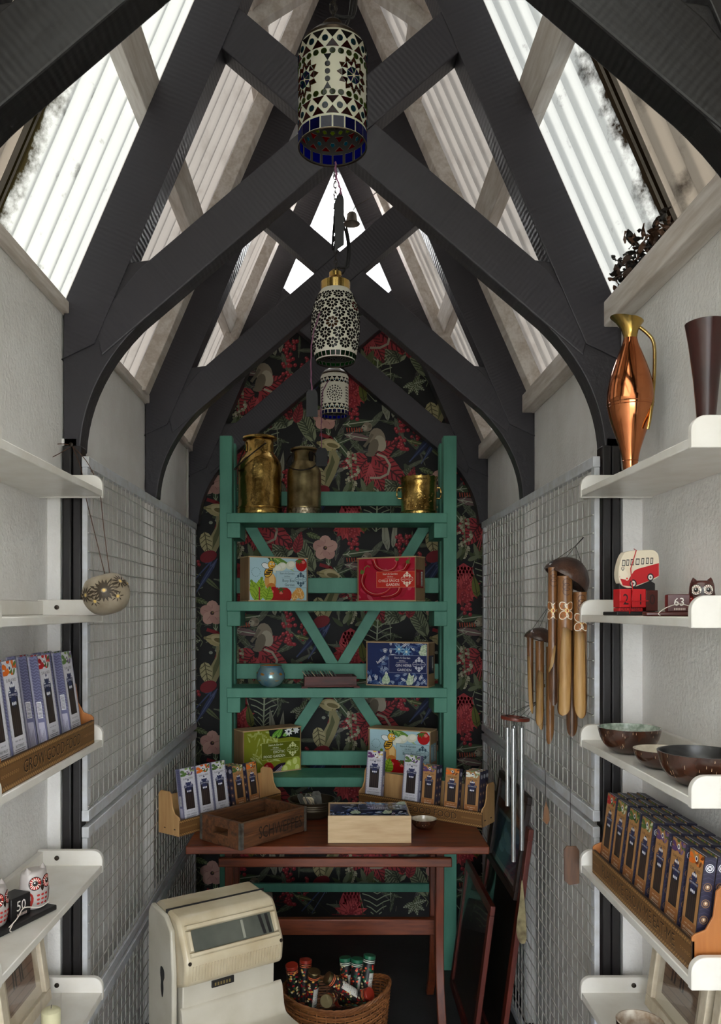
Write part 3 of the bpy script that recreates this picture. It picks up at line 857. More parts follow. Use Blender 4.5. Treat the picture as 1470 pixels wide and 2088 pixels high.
# ---------------------------------------------------------------- trestle table
tb = thing('trestle_table', 'red-brown wooden trestle table in front of the green shelves', 'table', (0.012, 3.19, 0))
def tbox(name, x0, x1, y0, y1, z0, z1, mt='table', bevel=0.004):
    m = MB(); m.box(x0-0.012, x1-0.012, y0-3.19, y1-3.19, z0, z1); return m.build(name, M[mt], tb, bevel=bevel)
TZ = 0.78
tbox('table_top', -0.535, 0.557, 2.888, 3.49, TZ-0.030, TZ)
tbox('top_rail', -0.44, 0.445, 3.04, 3.065, 0.655, 0.69)
tbox('top_rail', -0.44, 0.445, 3.33, 3.355, 0.655, 0.75)
tbox('stretcher', -0.40, 0.405, 3.22, 3.25, 0.325, 0.39)
for x in (-0.405, 0.405):
    for sg in (-1, 1):
        prof = []
        pts = [(3.20+sg*0.10, 0.75), (3.20+sg*0.095, 0.55), (3.20+sg*0.085, 0.36), (3.20+sg*0.10, 0.22), (3.20+sg*0.15, 0.10), (3.20+sg*0.22, 0.0)]
        P = cr([(p[0], 0, p[1]) for p in pts], 5)
        L_ = [(p.x-0.018-3.19, p.z) for p in P]; R_ = [(p.x+0.018-3.19, p.z) for p in P]
        m = MB(); m.prism(L_+R_[::-1], x-0.016-0.012, x+0.016-0.012, 'x')
        m.build('leg', M['table_leg'], tb, bevel=0.003)

# ---------------------------------------------------------------- milk churns and brass pot
GS = GZ[0]
def churn(label, x, y, s, r, h, main, neck_r, handle):
    t = thing('milk_churn', label, 'milk churn', (x, y, GS), group='metal churns on the top green shelf')
    prof = [(0, 0), (r*0.98, 0), (r*1.0, 0.004), (r*1.0, 0.028), (r*0.97, 0.032), (r*0.97, h*0.60), (r*0.93, h*0.66), (r*0.80, h*0.72), (neck_r*1.05, h*0.775), (neck_r, h*0.79), (neck_r, h*0.93), (neck_r*0.98, h*0.94), (0, h*0.94)]
    m = MB()
    rr = random.Random(int(x*1000))
    m.lathe(prof, 40)
    m.build('body', main, t)
    m = MB(); m.lathe([(0, h*0.945), (neck_r*1.22, h*0.945), (neck_r*1.27, h*0.955), (neck_r*1.25, h*0.975), (neck_r*1.05, h*0.99), (neck_r*0.5, h), (0, h)], 36)
    m.build('lid', main, t)
    m = MB(); m.lathe([(r*0.97, 0.030), (r*1.012, 0.031), (r*1.012, 0.036), (r*0.97, 0.037)], 40)
    m.build('base_band', main, t)
    for a in handle[0]:
        m = MB(); m.prism([(-0.010, -0.030), (0.010, -0.030), (0.013, 0.0), (0.008, 0.014), (-0.008, 0.014), (-0.013, 0.0)], -0.002, 0.003, M=Rz(a+math.pi/2) @ T(0, -neck_r-0.002, h*0.875))
        m.build('handle_lug', M['dark_iron'] if main is not M['brass'] else main, t)
    m = MB(); m.tube(cr(handle[1], 8), 0.0032, 8)
    m.build('bail_handle', M['dark_iron'], t)
    return t
p = at(529, 1046, 3.72)
churn('large dented brass milk churn beside the left green post', p.x, 3.735, 1, 0.104, 0.372, M['brass'], 0.064,
      ([R(-60), R(200)], [(0.034, -0.062, 0.325), (0.020, -0.085, 0.31), (-0.03, -0.105, 0.265), (-0.085, -0.09, 0.222), (-0.112, -0.045, 0.21), (-0.108, 0.01, 0.225), (-0.078, 0.03, 0.31), (-0.063, 0.028, 0.33)]))
c2 = churn('smaller tarnished milk churn with worn silvery base beside the brass one', at(620, 1046, 3.735).x, 3.735, 1, 0.081, 0.318, M['brass_dull'], 0.051,
      ([R(-50), R(190)], [(0.046, -0.035, 0.285), (0.062, -0.055, 0.25), (0.05, -0.085, 0.215), (0.0, -0.10, 0.196), (-0.05, -0.085, 0.205), (-0.08, -0.03, 0.235), (-0.068, 0.0, 0.275), (-0.05, 0.005, 0.285)]))
m = MB(); m.lathe([(0.0815, 0.003), (0.0818, 0.003), (0.0818, 0.03), (0.0815, 0.03)], 40)
m.build('worn_foot', M['brass_worn'], c2)
m = MB(); m.lathe([(0, 0.318), (0.006, 0.318), (0.008, 0.325), (0.005, 0.331), (0, 0.332)], 14)
m.build('lid_knob', M['dark_iron'], c2)
t = thing('brass_pot', 'low brass planter pot with scalloped rim beside the right green post', 'pot', (at(854, 1044, 3.73).x, 3.73, GS))
m = MB(); n = 48
prof = [(0.083, 0), (0.086, 0.004), (0.083, 0.012), (0.086, 0.018), (0.082, 0.022), (0.082, 0.150), (0.085, 0.156), (0.082, 0.162), (0.087, 0.176), (0.083, 0.176), (0.078, 0.160), (0.078, 0.02), (0, 0.015)]
v = []; fs = []
for i in range(n):
    a = 2*math.pi*i/n
    for q, (r_, z) in enumerate(prof):
        if q in (8, 9): z += 0.003*math.cos(a*16); r_ += 0.002*math.cos(a*16)
        v.append((r_*math.cos(a), r_*math.sin(a), z))
k = len(prof)
for i in range(n):
    for q in range(k-1): fs.append((i*k+q, ((i+1) % n)*k+q, ((i+1) % n)*k+q+1, i*k+q+1))
fs.append([i*k for i in range(n)][::-1])
m.add(v, fs); m.build('pot_body', M['brass'], t, ang=60)
for sg in (-1, 1):
    m = MB(); m.tube(cr([(sg*0.082, 0, 0.13), (sg*0.10, 0, 0.125), (sg*0.10, 0, 0.085), (sg*0.082, 0, 0.08)], 6), 0.003, 8)
    m.build('ring_handle', M['brass'], t)
m = MB()
rb = random.Random(11)
for i in range(26):
    a = rb.uniform(-2.3, -0.8); z = rb.uniform(0.03, 0.095)
    m.lathe([(0.0045, 0), (0.003, 0.0025), (0, 0.0035)], 8, Rz(a+math.pi/2) @ T(0, -0.0815, z) @ Rx(R(90)))
m.build('embossed_flowers', M['brass'], t)

# ---------------------------------------------------------------- gift boxes
FW, FH, FD = 0.302, 0.205, 0.098
def crest(A, cx, cy, s, col, bar, tcol):
    """ornamental maker's crest"""
    for dy in (-1, 1):
        for k in range(3): A.ell(cx+(k-1)*s*0.42, cy+dy*s*0.55, s*0.2, s*0.2, col, 10)
        A.ell(cx, cy+dy*s*0.92, s*0.2, s*0.24, col, 10)
        A.ring(cx, cy+dy*s*0.45, s*0.48, s*0.08, col, 12, 0 if dy > 0 else math.pi, math.pi if dy > 0 else 2*math.pi)
    for dx in (-1, 1):
        A.ring(cx+dx*s*0.62, cy, s*0.36, s*0.07, col, 10)
    A.rect(cx-s*0.95, cx+s*0.95, cy-s*0.17, cy+s*0.17, bar)
    A.text('RAW DELICIOUS', cx, cy-s*0.09, s*0.24, tcol, 'c', s*1.7)
def sticker(A, x0, x1, y0, y1, fill, edge, lines, tcol, crestcol):
    A.rect(x0, x1, y0, y1, edge); A.rect(x0+.008, x1-.008, y0+.008, y1-.008, fill)
    h = y1-y0; mx = x0+(x1-x0)*0.36
    A.text('Start-A-Garden', mx, y1-h*0.20, 0.062, tcol, 'c', (x1-x0)*.56)
    A.text('Gift Box', mx, y1-h*0.36, 0.046, tcol, 'c')
    A.rect(mx-.14, mx+.14, y1-h*0.43, y1-h*0.42, tcol)
    A.text(lines[0], x0+(x1-x0)*.60, y1-h*0.65, 0.088, tcol, 'r', (x1-x0)*.57)
    A.text(lines[1], x0+(x1-x0)*.60, y1-h*0.90, 0.088, tcol, 'r', (x1-x0)*.55)
    crest(A, x0+(x1-x0)*.80, (y0+y1)/2, 0.155, crestcol, fill, crestcol)
def face_art(kind):
    W_ = FW/FH
    A = Art((0, W_, 0, 1.0)); rb = random.Random(5)
    if kind == 'bee':
        A.rect(0, W_, 0, 1, (176,210,220))
        for k in range(14): A.ring(.16, .66, .105, .008, (70,90,100), 2, 2*math.pi*k/14, 2*math.pi*(k+.5)/14)
        for (x, y, L, w, a) in ((.42, 1.05, .75, .16, -20), (.55, .78, .62, .10, 12), (.62, 1.0, .6, .10, -30)): A.leaf(x, y, L, w, R(a), (96,138,58), (170,196,110), 1, .12)
        for (x, y) in ((.82, .80), (1.05, .84), (.70, .74)): A.ell(x, y, .13, .10, (226,228,206), 14, R(20)); A.ell(x+.02, y+.02, .08, .06, (240,240,226), 12, R(20))
        A.ell(1.33, .86, .15, .16, (180,24,28), 16); A.ell(1.38, .92, .05, .04, (226,120,110), 10)
        for k in range(5): A.leaf(1.27, .97, .12, .035, R(200+40*k), (70,110,40))
        A.ell(.52, .45, .15, .20, (214,158,84), 14); A.ell(.56, .48, .07, .15, (236,196,130), 12)
        A.ell(.55, .30, .12, .11, (196,120,50), 12)
        for (x, y, r_) in ((.62, .14, .20), (.86, .12, .22)): A.ell(x, y, r_, r_*.9, (168,20,26), 18); A.ell(x-.06, y+.06, .05, .04, (224,110,100), 10)
        for k in range(6): A.leaf(.80, .26, .11, .03, R(60*k), (60,90,36))
        for (x, y, a) in ((1.10, .10, 60), (1.22, .14, 80), (1.36, .12, 110)): A.leaf(x, y-.1, .36, .18, R(a), (222,160,84), (248,222,170), 3, .05)
        for (x, y, a, L) in ((.25, .0, 115, .52), (.22, .05, 80, .50), (.12, .0, 60, .4), (.40, .0, 70, .34)): A.leaf(x, y, L, .30, R(a), (150,184,52), (104,140,30), 5, .05)
        A.stroke([(.24, -.02), (.24, .3)], .03, (170,40,60))
        # bee
        A.ell(.47, .66, .10, .14, (40,32,28), 16, R(-35)); A.ell(.47, .66, .085, .125, (228,178,60), 16, R(-35))
        for k in range(3): A.stroke([(.38+.035*k, .66-.05+.05*k), (.50+.035*k, .60+.02+.04*k)], .032, (40,32,28))
        A.ell(.40, .81, .11, .07, (60,60,60), 14, R(160)); A.ell(.40, .81, .10, .06, (240,244,244), 14, R(160))
        A.ell(.55, .84, .098, .098, (40,32,28), 16); A.ell(.55, .84, .088, .088, (238,186,66), 16)
        A.ell(.53, .86, .02, .026, (255,255,255), 8); A.ell(.60, .86, .02, .026, (255,255,255), 8); A.ell(.535, .86, .011, .015, (20,20,20), 8); A.ell(.605, .86, .011, .015, (20,20,20), 8)
        A.ring(.57, .825, .035, .012, (80,40,20), 6, R(200), R(340))
        for x in (.51, .60): A.stroke([(x, .92), (x-.02, .985)], .012, (40,32,28)); A.ell(x-.02, .985, .018, .018, (40,32,28), 8)
        sticker(A, .66, W_, .30, .70, (178,206,214), (120,150,160), ('Busy Bee', 'Garden'), (48,66,78), (70,96,112))
    elif kind == 'chilli':
        A.rect(0, W_, 0, 1, (176,16,48))
        for i in range(26): A.leaf(rb.uniform(-.1, W_), rb.uniform(-.1, 1), rb.uniform(.12, .3), .09, rb.uniform(0, 6.28), [(196,40,72),(206,70,92),(160,12,40)][i % 3])
        for pts in ([(.14,.62),(.10,.42),(.22,.22),(.46,.12),(.70,.16),(.85,.26)], [(1.1,.36),(1.05,.18),(.86,.08),(.62,.06)], [(.42,.95),(.5,.78),(.72,.68),(.95,.74),(1.05,.95)], [(1.30,.86),(1.20,.70),(1.02,.66)]):
            P = [(q.x, q.y) for q in cr([(a, b, 0) for a, b in pts], 6)]
            A.stroke(P, .15, (150,8,22), True); A.stroke([(x, y+.012) for x, y in P], .10, (202,20,36), True); A.stroke([(x-.01, y+.03) for x, y in P], .02, (240,150,140), True)
        for (x, y, a) in ((.14,.66,100), (1.05,.95,80), (1.32,.88,70)):
            A.leaf(x-.04, y-.03, .12, .10, R(a), (96,110,46)); A.stroke([(x, y), (x+.02, y+.12), (x+.10, y+.18), (x+.16, y+.14)], .024, (130,110,60))
        sticker(A, .48, W_, .30, .68, (206,44,34), (232,130,100), ('CHILLI SAUCE', 'GARDEN'), (252,236,220), (252,226,206))
    elif kind == 'gin':
        A.rect(0, W_, 0, 1, (22,40,92))
        cols = [(206,212,220),(150,168,196),(96,122,164),(60,84,132)]
        for i in range(90):
            t = rb.random()
            if i % 3 == 0: x, y = .55+rb.uniform(0, .9), 1.0-rb.uniform(0, .32)*(.3+.7*t)
            else: x, y = rb.uniform(0, W_), rb.uniform(-.02, .10+.22*max(0, .9-abs(rb.uniform(-.6, 1))))
            if i % 5 == 0: x, y = .42+rb.uniform(-.08, .12), rb.uniform(.25, .85)
            A.leaf(x, y, rb.uniform(.09, .2), .055, rb.uniform(0, 6.28), cols[i % 4], (40,60,110), 1, .12)
        for (cx, cy) in ((.98, .80), (.80, .86)):
            for k in range(8): A.leaf(cx, cy, .13, .06, R(45*k), (72,130,178), (190,220,232), 1, .1)
            A.ell(cx, cy, .025, .025, (230,236,220), 8)
        for (x, y, a) in ((.42, .02, 70), (.52, .02, 100), (1.0, .02, 55), (1.10, .02, 100), (1.32, .86, 20), (1.28, .80, -10)): A.leaf(x, y, .28, .15, R(a), (168,190,160), (226,232,214), 4, .05)
        A.stroke([(.28,.5),(.24,.56)], .015, (220,220,220)); A.stroke([(.27,.54),(.31,.55)], .015, (220,220,220))
        sticker(A, .55, W_, .30, .72, (24,36,84), (140,150,176), ('GIN HERB', 'GARDEN'), (226,228,234), (196,200,212))
    else:
        A.rect(0, W_, 0, 1, (126,132,34))
        for i in range(40): A.leaf(rb.uniform(.15, .85), rb.uniform(.2, 1.0), rb.uniform(.12, .26), .05, rb.uniform(0, 6.28), [(152,158,72),(176,182,110),(140,146,56)][i % 3], (190,196,130), 1, .1)
        A.poly([(.62,1.05),(.66,.86),(.9,.78),(1.2,.80),(1.5,.74),(1.5,1.05)], (26,34,30))
        for (x, y, a) in ((.72, .82, 40), (.86, .80, 60), (1.0, .84, 20)): A.leaf(x, y, .30, .11, R(a), (92,150,52), (160,200,100), 2, .08)
        for k in range(9): A.leaf(1.16, .93, .12, .05, R(40*k), (236,238,236)); 
        A.ell(1.16, .93, .03, .03, (60,60,80), 8)
        for k in range(7): A.leaf(1.36, .95, .10, .05, R(51*k), (226,230,228))
        A.ell(.62, .06, .15, .18, (150,20,28), 16); A.ell(.58, .12, .04, .06, (210,110,110), 10)
        A.ell(.92, .02, .26, .15, (40,24,44), 16, R(25))
        for k in range(4): A.stroke([(.74+.05*k, -.05), (.98+.05*k, .12)], .018, (190,170,186))
        for (x, y) in ((1.20, .10), (1.36, .16), (1.10, .0), (1.42, .0)): A.ell(x, y, .14, .15, (176,190,80), 14); A.ell(x-.03, y+.04, .06, .08, (214,222,140), 12)
        sticker(A, .44, W_, .30, .70, (96,104,26), (168,172,90), ('EXOTIC', 'FOOD GARDEN'), (240,240,214), (214,216,160))
    return A
def gift_box(kind, label, loc, rz, lying=False, group='seed garden gift boxes'):
    t = thing('gift_box', label, 'gift box', loc, rz, group)
    Mx = Matrix.Identity(4)
    if lying: Mx = T(0, 0, FD) @ Rx(R(-90)) @ T(0, 0, 0)   # face turned upwards
    w, d, h = FW/2, FD, FH
    def P(x, y, z): return Mx @ Vector((x, y, z))
    m = MB(); m.box(-w+.003, w-.003, .003, d-.003, .004, h-.004, Mx)
    m.build('box_body', M['pale_wood'], t)
    for (z0, z1) in ((0, .005), (h-.005, h)):
        m = MB(); m.box(-w-.001, w+.001, -.001, d+.001, z0, z1, Mx); m.build('wood_panel', M['pale_wood'], t, bevel=.001)
    for x in (-w, w-.006):
        m = MB(); m.box(x, x+.006, 0, d, .005, h-.005, Mx); m.build('wood_panel', M['pale_wood_z'] if not lying else M['pale_wood'], t, bevel=.001)
    A = face_art(kind)
    sc = (FH-.012)/1.0
    A.build('printed_face', M['print_gloss'], t, lambda u, v, hh: P(-w+.006+u*(FW-.012)/(FW/FH), .0028-hh, .006+v*sc))
    # paper sleeve turning round the end
    col = {'bee': (150,180,190), 'chilli': (150,24,32), 'gin': (22,30,66), 'exotic': (84,92,26)}[kind]
    B = Art((0, 1, 0, 1)); B.rect(0, .82, 0, 1, col)
    B.rect(.10, .30, .15, .85, tuple(min(255, c+30) for c in col)); B.rect(.55, .72, .1, .9, (214,210,200))
    for k in range(9): B.rect(.57, .70, .14+.08*k, .17+.08*k, (30,30,30))
    B.build('sleeve_end', M['print_gloss'], t, lambda u, v, hh: P(w+hh, u*FD, h*.30+v*h*.40))
    return t
def on_green(px0, px1, shelf, Y): return ((( (px0+px1)/2 - 682) * Y / F), Y, GZ[shelf])
gift_box('bee', 'pale blue bee printed gift box on the second green shelf', on_green(504, 633, 1, 3.69), R(30))
gift_box('chilli', 'red chilli printed gift box on the second green shelf', on_green(724, 850, 1, 3.69), R(-31))
gift_box('gin', 'navy blue herb printed gift box standing on the third green shelf', on_green(742, 876, 2, 3.69), R(-24))
gift_box('exotic', 'olive green vegetable printed gift box on the lowest green shelf', on_green(500, 612, 3, 3.715), R(32))
gift_box('bee', 'pale blue bee printed gift box behind the upright seed packets', on_green(747, 880, 3, 3.69), R(-24))
gift_box('gin', 'pale wooden gift box lying flat on the table edge, blue print upward', (0.128, 2.93, TZ), 0, lying=True)

# ---------------------------------------------------------------- blue candle bowl and tray of wooden tags
M['blue_glaze'] = mat('mottled_blue_enamel', (104,150,176), 0.22, 0.5, noise=(150,176,170), nscale=20)
M['gold_inner'] = mat('amber_gilt_inside', (190,110,40), 0.3, 0.8)
t = thing('candle_bowl', 'round blue enamel candle bowl with gold leaf cutouts', 'candle holder', (at(552, 1404, 3.69).x, 3.69, GZ[2]))
m = MB(); m.shell([(0.028, 0.0), (0.048, 0.010), (0.064, 0.034), (0.066, 0.050), (0.058, 0.076), (0.048, 0.090), (0.051, 0.098)], 40)
m.lathe([(0, 0), (0.028, 0)], 24)
m.build('bowl', M['blue_glaze'], t)
m = MB(); m.shell([(0.0505, 0.098), (0.047, 0.090), (0.056, 0.076), (0.063, 0.05), (0.05, 0.014), (0, 0.01)], 40)
m.build('inside', M['gold_inner'], t)
for k in range(18):
    a = 2*math.pi*k/9 + (k//9)*0.35; zc = 0.062 - 0.026*(k//9)
    B = Art(); B.leaf(-0.012, 0, 0.024, 0.012, 0.2 if k % 2 else -0.2, (150,104,46))
    rr_ = 0.0655 if k < 9 else 0.0635
    B.build('leaf_cutout', M['print_gloss'], t, lambda u, v, hh, a=a, zc=zc, rr_=rr_: Vector(((rr_+0.0004-abs(v)*0.3*(1 if v > 0 else .5))*math.cos(a+u/rr_), (rr_+0.0004-abs(v)*0.3*(1 if v > 0 else .5))*math.sin(a+u/rr_), zc+v)))
M['red_tray'] = wood('dark_red_tray_wood', (84,28,18), (58,17,12), 0.55, 'X', 5, 0.08)
t = thing('tag_tray', 'dark red wooden tray of grey tags on the third green shelf', 'tray', (at(672, 1406, 3.69).x, 3.69, GZ[2]), R(4))
hw, hd = 0.118, 0.07
m = MB(); m.box(-hw, hw, -hd, hd, 0.010, 0.016); m.build('tray_base', M['red_tray'], t)
m = MB(); m.box(-hw-.012, hw+.012, -hd-.008, hd+.008, 0.004, 0.010); m.build('plinth', M['red_tray'], t, bevel=.002)
for (a, b, c, d) in ((-hw, hw, -hd, -hd+.008), (-hw, hw, hd-.008, hd), (-hw, -hw+.008, -hd+.008, hd-.008), (hw-.008, hw, -hd+.008, hd-.008)):
    m = MB(); m.box(a, b, c, d, 0.012, 0.052); m.build('tray_side', M['red_tray'], t, bevel=.0015)
for (x, y) in ((-hw, -hd), (hw, -hd), (-hw, hd), (hw, hd)):
    m = MB(); m.box(x-.014, x+.014, y-.012, y+.012, 0, 0.004); m.build('foot', M['red_tray'], t)
M['slate'] = mat('grey_slate_tag', (70,70,66), 0.7, noise=(96,96,90), nscale=40)
M['cream'] = mat('cream_card', (196,184,156), 0.7)
for i in range(11):
    x = -0.085 + i*0.0135
    tg = thing('wooden_tag', 'grey tag standing in the dark red tray', 'tag', (at(672,1406,3.69).x + x, 3.685, GZ[2]+0.018), R(4+3*math.sin(i*2)), 'grey tags in the red tray')
    m = MB(); m.prism([(-0.045, 0), (0.045, 0), (0.045, 0.058), (0.035, 0.066), (-0.035, 0.066), (-0.045, 0.058)], 0, 0.0025, 'x', M=Ry(R(-38)))
    m.build('tag_board', M['slate'] if i % 3 else M['cream'], tg)
# ---------------------------------------------------------------- seed packets
M['carton'] = mat('packet_card', (60,58,66), 0.55)
TOPS = {  # colours of the pictures printed at head and foot
    'pumpkin': [(206,96,24),(226,130,30),(70,96,40)], 'tomato': [(176,22,32),(206,40,44),(60,96,40)], 'herb': [(86,118,60),(130,150,84),(96,70,110)],
    'pansy': [(104,56,110),(220,190,90),(236,232,224)], 'carrot': [(216,104,30),(196,84,24),(92,116,52)], 'leaf': [(76,104,48),(118,140,66),(200,206,180)],
    'berry': [(222,112,34),(236,140,50),(120,60,20)], 'chive': [(90,60,110),(70,100,50),(120,90,130)], 'bean': [(60,96,44),(96,132,62),(46,70,34)], 'daisy': [(226,226,214),(120,144,92),(196,200,180)]}
def veg(A, x0, x1, y0, y1, cols, seed):
    rb = random.Random(seed)
    for i in range(16):
        x, y = rb.uniform(x0, x1), rb.uniform(y0, y1)
        if i % 4 == 3: A.leaf(x, y, .26, .10, rb.uniform(0, 6.28), cols[2])
        else: A.ell(x, y, rb.uniform(.06, .12), rb.uniform(.05, .10), cols[i % 2], 9)
_pk = {}
def packet_proto(style, pic, name):
    key = (style, pic)
    if key in _pk: return _pk[key]
    big = style == 'white'
    w, h, d = (0.078, 0.232, 0.022) if big else (0.066, 0.200, 0.022)
    paper = (206,204,212) if big else (172,126,78)
    ink = (52,50,60) if big else (60,36,22)
    out = []
    m = MB(); m.box(-w/2, w/2, 0, d, 0, h); out.append(('carton', m.mesh('carton', M['carton'])))
    k = h/w
    A = Art((0, 1, 0, k))
    A.rect(0, 1, 0, k, (130,128,150) if big else (52,46,58)); A.rect(.05, .95, 0, k, paper)
    if big:
        for q in range(22):
            for sx in (.075, .925): A.ell(sx, k*(q+.5)/22, .022, .03, (128,124,150), 6, up=0)
    A.l += 1
    c = TOPS[pic]
    B = Art((.05, .95, k*.87, k)); veg(B, 0, 1, k*.86, k, c, 3); A.s += [(p, cc, l+A.l) for p, cc, l in B.s]; A.l += B.l
    A.ell(.5, k*.935, .085, .085, (236,236,232), 12); A.ell(.5, k*.935, .05, .05, (40,48,90), 10)
    A.text('SLAB of SEED', .5, k*.815, .115, ink, 'c', .72)
    # window with seeds showing darkly behind it
    wy0, wy1 = (k*.33, k*.68) if big else (k*.34, k*.68)
    A.rect(.22, .78, wy0, wy1, (34,26,24))
    for q in range(4): A.rect(.26+.13*q, .33+.13*q, wy0+.05, wy1-.3, (58,44,40))
    # crest over the window
    crest(A, .5, k*.70, .30, (40,46,84), (40,46,84), (226,226,230))
    A.ell(.5, k*.70, .14, .20, (40,46,84), 10)
    for dy in (-.24, .24):
        for dx in (-.1, 0, .1): A.ell(.5+dx, k*.70+dy, .045, .05, (222,222,230), 7)
    A.rect(.24, .76, k*.70-.045, k*.70+.045, (40,46,84)); A.text('RAW DELICIOUS', .5, k*.70-.03, .07, (230,230,232), 'c', .5)
    fc = paper if big else (150,96,52)
    if not big: A.rect(.08, .92, k*.20, k*.335, fc)
    tc = ink if big else (240,230,214)
    A.text('PLANT \u00b7 GROW \u00b7 EAT', .5, k*.285, .055, tc, 'c', .6)
    A.text(name, .5, k*.235, .10, tc, 'c', .74)
    for q in range(3): A.rect(.16, .84-.08*q, k*(.215-.016*q), k*(.220-.016*q), tc)
    B = Art((.05, .95, 0, k*.155)); veg(B, 0, 1, 0, k*.15, c, 9); A.s += [(p, cc, l+A.l) for p, cc, l in B.s]; A.l += B.l
    m = MB()
    for P, cc, l in A.s: m.add([(-w/2+p[0]*w, -0.0002-l*0.000003, p[1]*w) for p in P], [list(range(len(P)))], col=cc)
    out.append(('front_print', m.mesh('front_print', M['print'], smooth=False)))
    # sides
    kk = h/d
    S = Art((0, 1, 0, kk))
    if big:
        S.rect(0, 1, 0, kk, (104,104,136))
        for q in range(20):
            y = kk*.42 + kk*.58*q/20
            for e in (-.2, .2): S.stroke([(0, y+e), (.25, y+.18+e), (.5, y+e), (.75, y+.18+e), (1, y+e)], .05, (62,62,92))
        S.rect(0, .2, 0, kk, (150,148,166))
        S.rect(.3, .8, kk*.40, kk*.56, (214,214,220))
        for q in range(12): S.rect(.34, .76, kk*(.41+.012*q), kk*(.415+.012*q), (30,30,36))
        S.rect(.25, .85, kk*.03, kk*.36, (176,174,192))
        for q in range(6): S.rect(.32, .36+.06*q, kk*.08, kk*.30, (120,118,140)) if q < 1 else S.rect(.32+.08*q, .35+.08*q, kk*.10, kk*(.2+.02*q), (110,108,130))
    else:
        S.rect(0, 1, 0, kk, (36,34,56))
        for q in range(24):
            y = kk*q/24
            S.stroke([(0, y), (.5, y+.2), (1, y)], .04, (62,56,80))
        for q in range(5):
            y = kk*(.10+.155*q)
            S.ell(.5, y, .38, .38, (124,92,66), 14); S.ell(.5, y, .31, .31, (44,38,54), 14); S.ell(.5, y, .22, .22, (150,116,86), 12); S.ell(.5, y+.03, .08, .11, (226,206,180), 8)
        y = kk*.90
        S.ell(.5, y, .38, .38, (220,220,226), 14); S.ell(.5, y, .32, .32, (44,44,66), 14); S.ell(.5, y, .24, .24, (220,220,226), 12)
        S.stroke([(.38, y-.1), (.62, y+.1)], .07, (40,40,60)); S.stroke([(.62, y-.1), (.38, y+.1)], .07, (40,40,60))
    for sg in (-1, 1):
        m = MB()
        for P, cc, l in S.s: m.add([(sg*(w/2+0.0002+l*0.000003), (p[0] if sg > 0 else 1-p[0])*d, p[1]*d) for p in P], [list(range(len(P)))], col=cc)
        out.append(('side_print', m.mesh('side_print', M['print'], smooth=False)))
    m = MB(); m.box(-w/2+.001, w/2-.001, .001, d-.001, h, h+.0006, col=lin((44,42,58) if not big else (96,96,120)))
    m.box(-w/2+.004, w/2-.004, .003, .0045, h+.0006, h+.0009, col=lin((190,188,200)))
    out.append(('top_flap', m.mesh('top_flap', M['print'])))
    _pk[key] = out
    return out
def packet(style, pic, name, label, base, rz, tilt, group):
    """base: world point under the middle of the packet's front edge"""
    t = thing('seed_packet', label, 'seed packet', base, 0, group)
    t.rotation_euler = (-R(tilt), 0, rz)
    for n, me in packet_proto(style, pic, name): link(n, me, t)
    return t

# ---------------------------------------------------------------- display racks
def rack(label, origin, rz, L, words, tone, mirror=False, group='laser cut seed packet racks'):
    t = thing('display_rack', label, 'display rack', origin, rz, group)
    d = 0.115; ply = M['ply'] if tone == 'pale' else M['ply_amber']
    m = MB(); m.box(.005, L-.005, .005, d, .003, .009); m.build('base_board', M['ply_amber'], t)
    m = MB(); m.box(.0, L, 0, .006, 0, .060); lip = m.build('front_lip', M['burnt_edge'], t, bevel=.001)
    m = MB(); m.box(.005, L-.005, d-.006, d, .009, .135); m.build('back_panel', ply, t)
    prof = [(.0, 0), (d, 0), (d, .150), (d-.012, .162), (.058, .162), (.046, .152), (.040, .105), (.026, .080), (.006, .072), (.0, .066)]
    for x in (0, L-.006):
        m = MB(); m.prism(prof, x-(.001 if x == 0 else -.001), x+.006, 'x'); e = m.build('end_panel', ply, t, bevel=.0012)
        m = MB(); m.box(x-.0018, x+.0078, .02, .028, .022, .026); m.box(x-.0018, x+.0078, .075, .083, .022, .026)
        m.build('slot', M['burnt_edge'], e)
    k = L/.060
    A = Art((0, k, 0, 1)); A.rect(0, k, 0, 1, (86,58,32)); A.rect(.03, k-.03, .03, .97, (112,78,42))
    n = int(k*6)
    for row, yy in ((0, .90), (1, .10)):
        for q in range(n):
            x = k*(q+.5)/n
            A.stroke([(x-.07, yy-.05), (x, yy+.05), (x+.07, yy-.05)], .025, (190,150,96))
            A.ell(x, yy-.10 if row == 0 else yy+.10, .025, .025, (50,32,18), 6, up=0)
    A.l += 1
    ww = text_faces(words)[2]; size = .62; tw = min(k*.74, ww*size)
    A.text(words, k/2+.02, .27, size, (176,134,84), 'c', k*.74); A.text(words, k/2, .29, size, (42,26,16), 'c', k*.74)
    for q in range(int((k-tw)/2/.16)-2):
        for x in (.14+.16*q, k-.14-.16*q):
            A.ell(x, .5, .05, .05, (176,134,84), 8); A.ell(x, .5, .03, .03, (60,38,20), 6)
    A.build('engraved_lettering', M['print'], lip, lambda u, v, hh: Vector((u*.060, -hh, v*.060)), dl=0.000004)
    return t
LR, RR = (-0.620, 1.490, ZS[2]+.018), (0.664, 2.070, ZS[3]+.018)
rack('amber wooden packet rack on the left wall shelf reading GROW GOOD FOOD', LR, R(90), 0.585, 'GROW\u00b7GOOD\u00b7FOOD', 'amber')
rack('amber wooden packet rack on the right wall shelf reading PLANT ME GROW ME EAT ME', RR, R(-90), 0.575, 'PLANT\u00b7ME\u00b7GROW\u00b7ME\u00b7EAT\u00b7ME', 'amber')
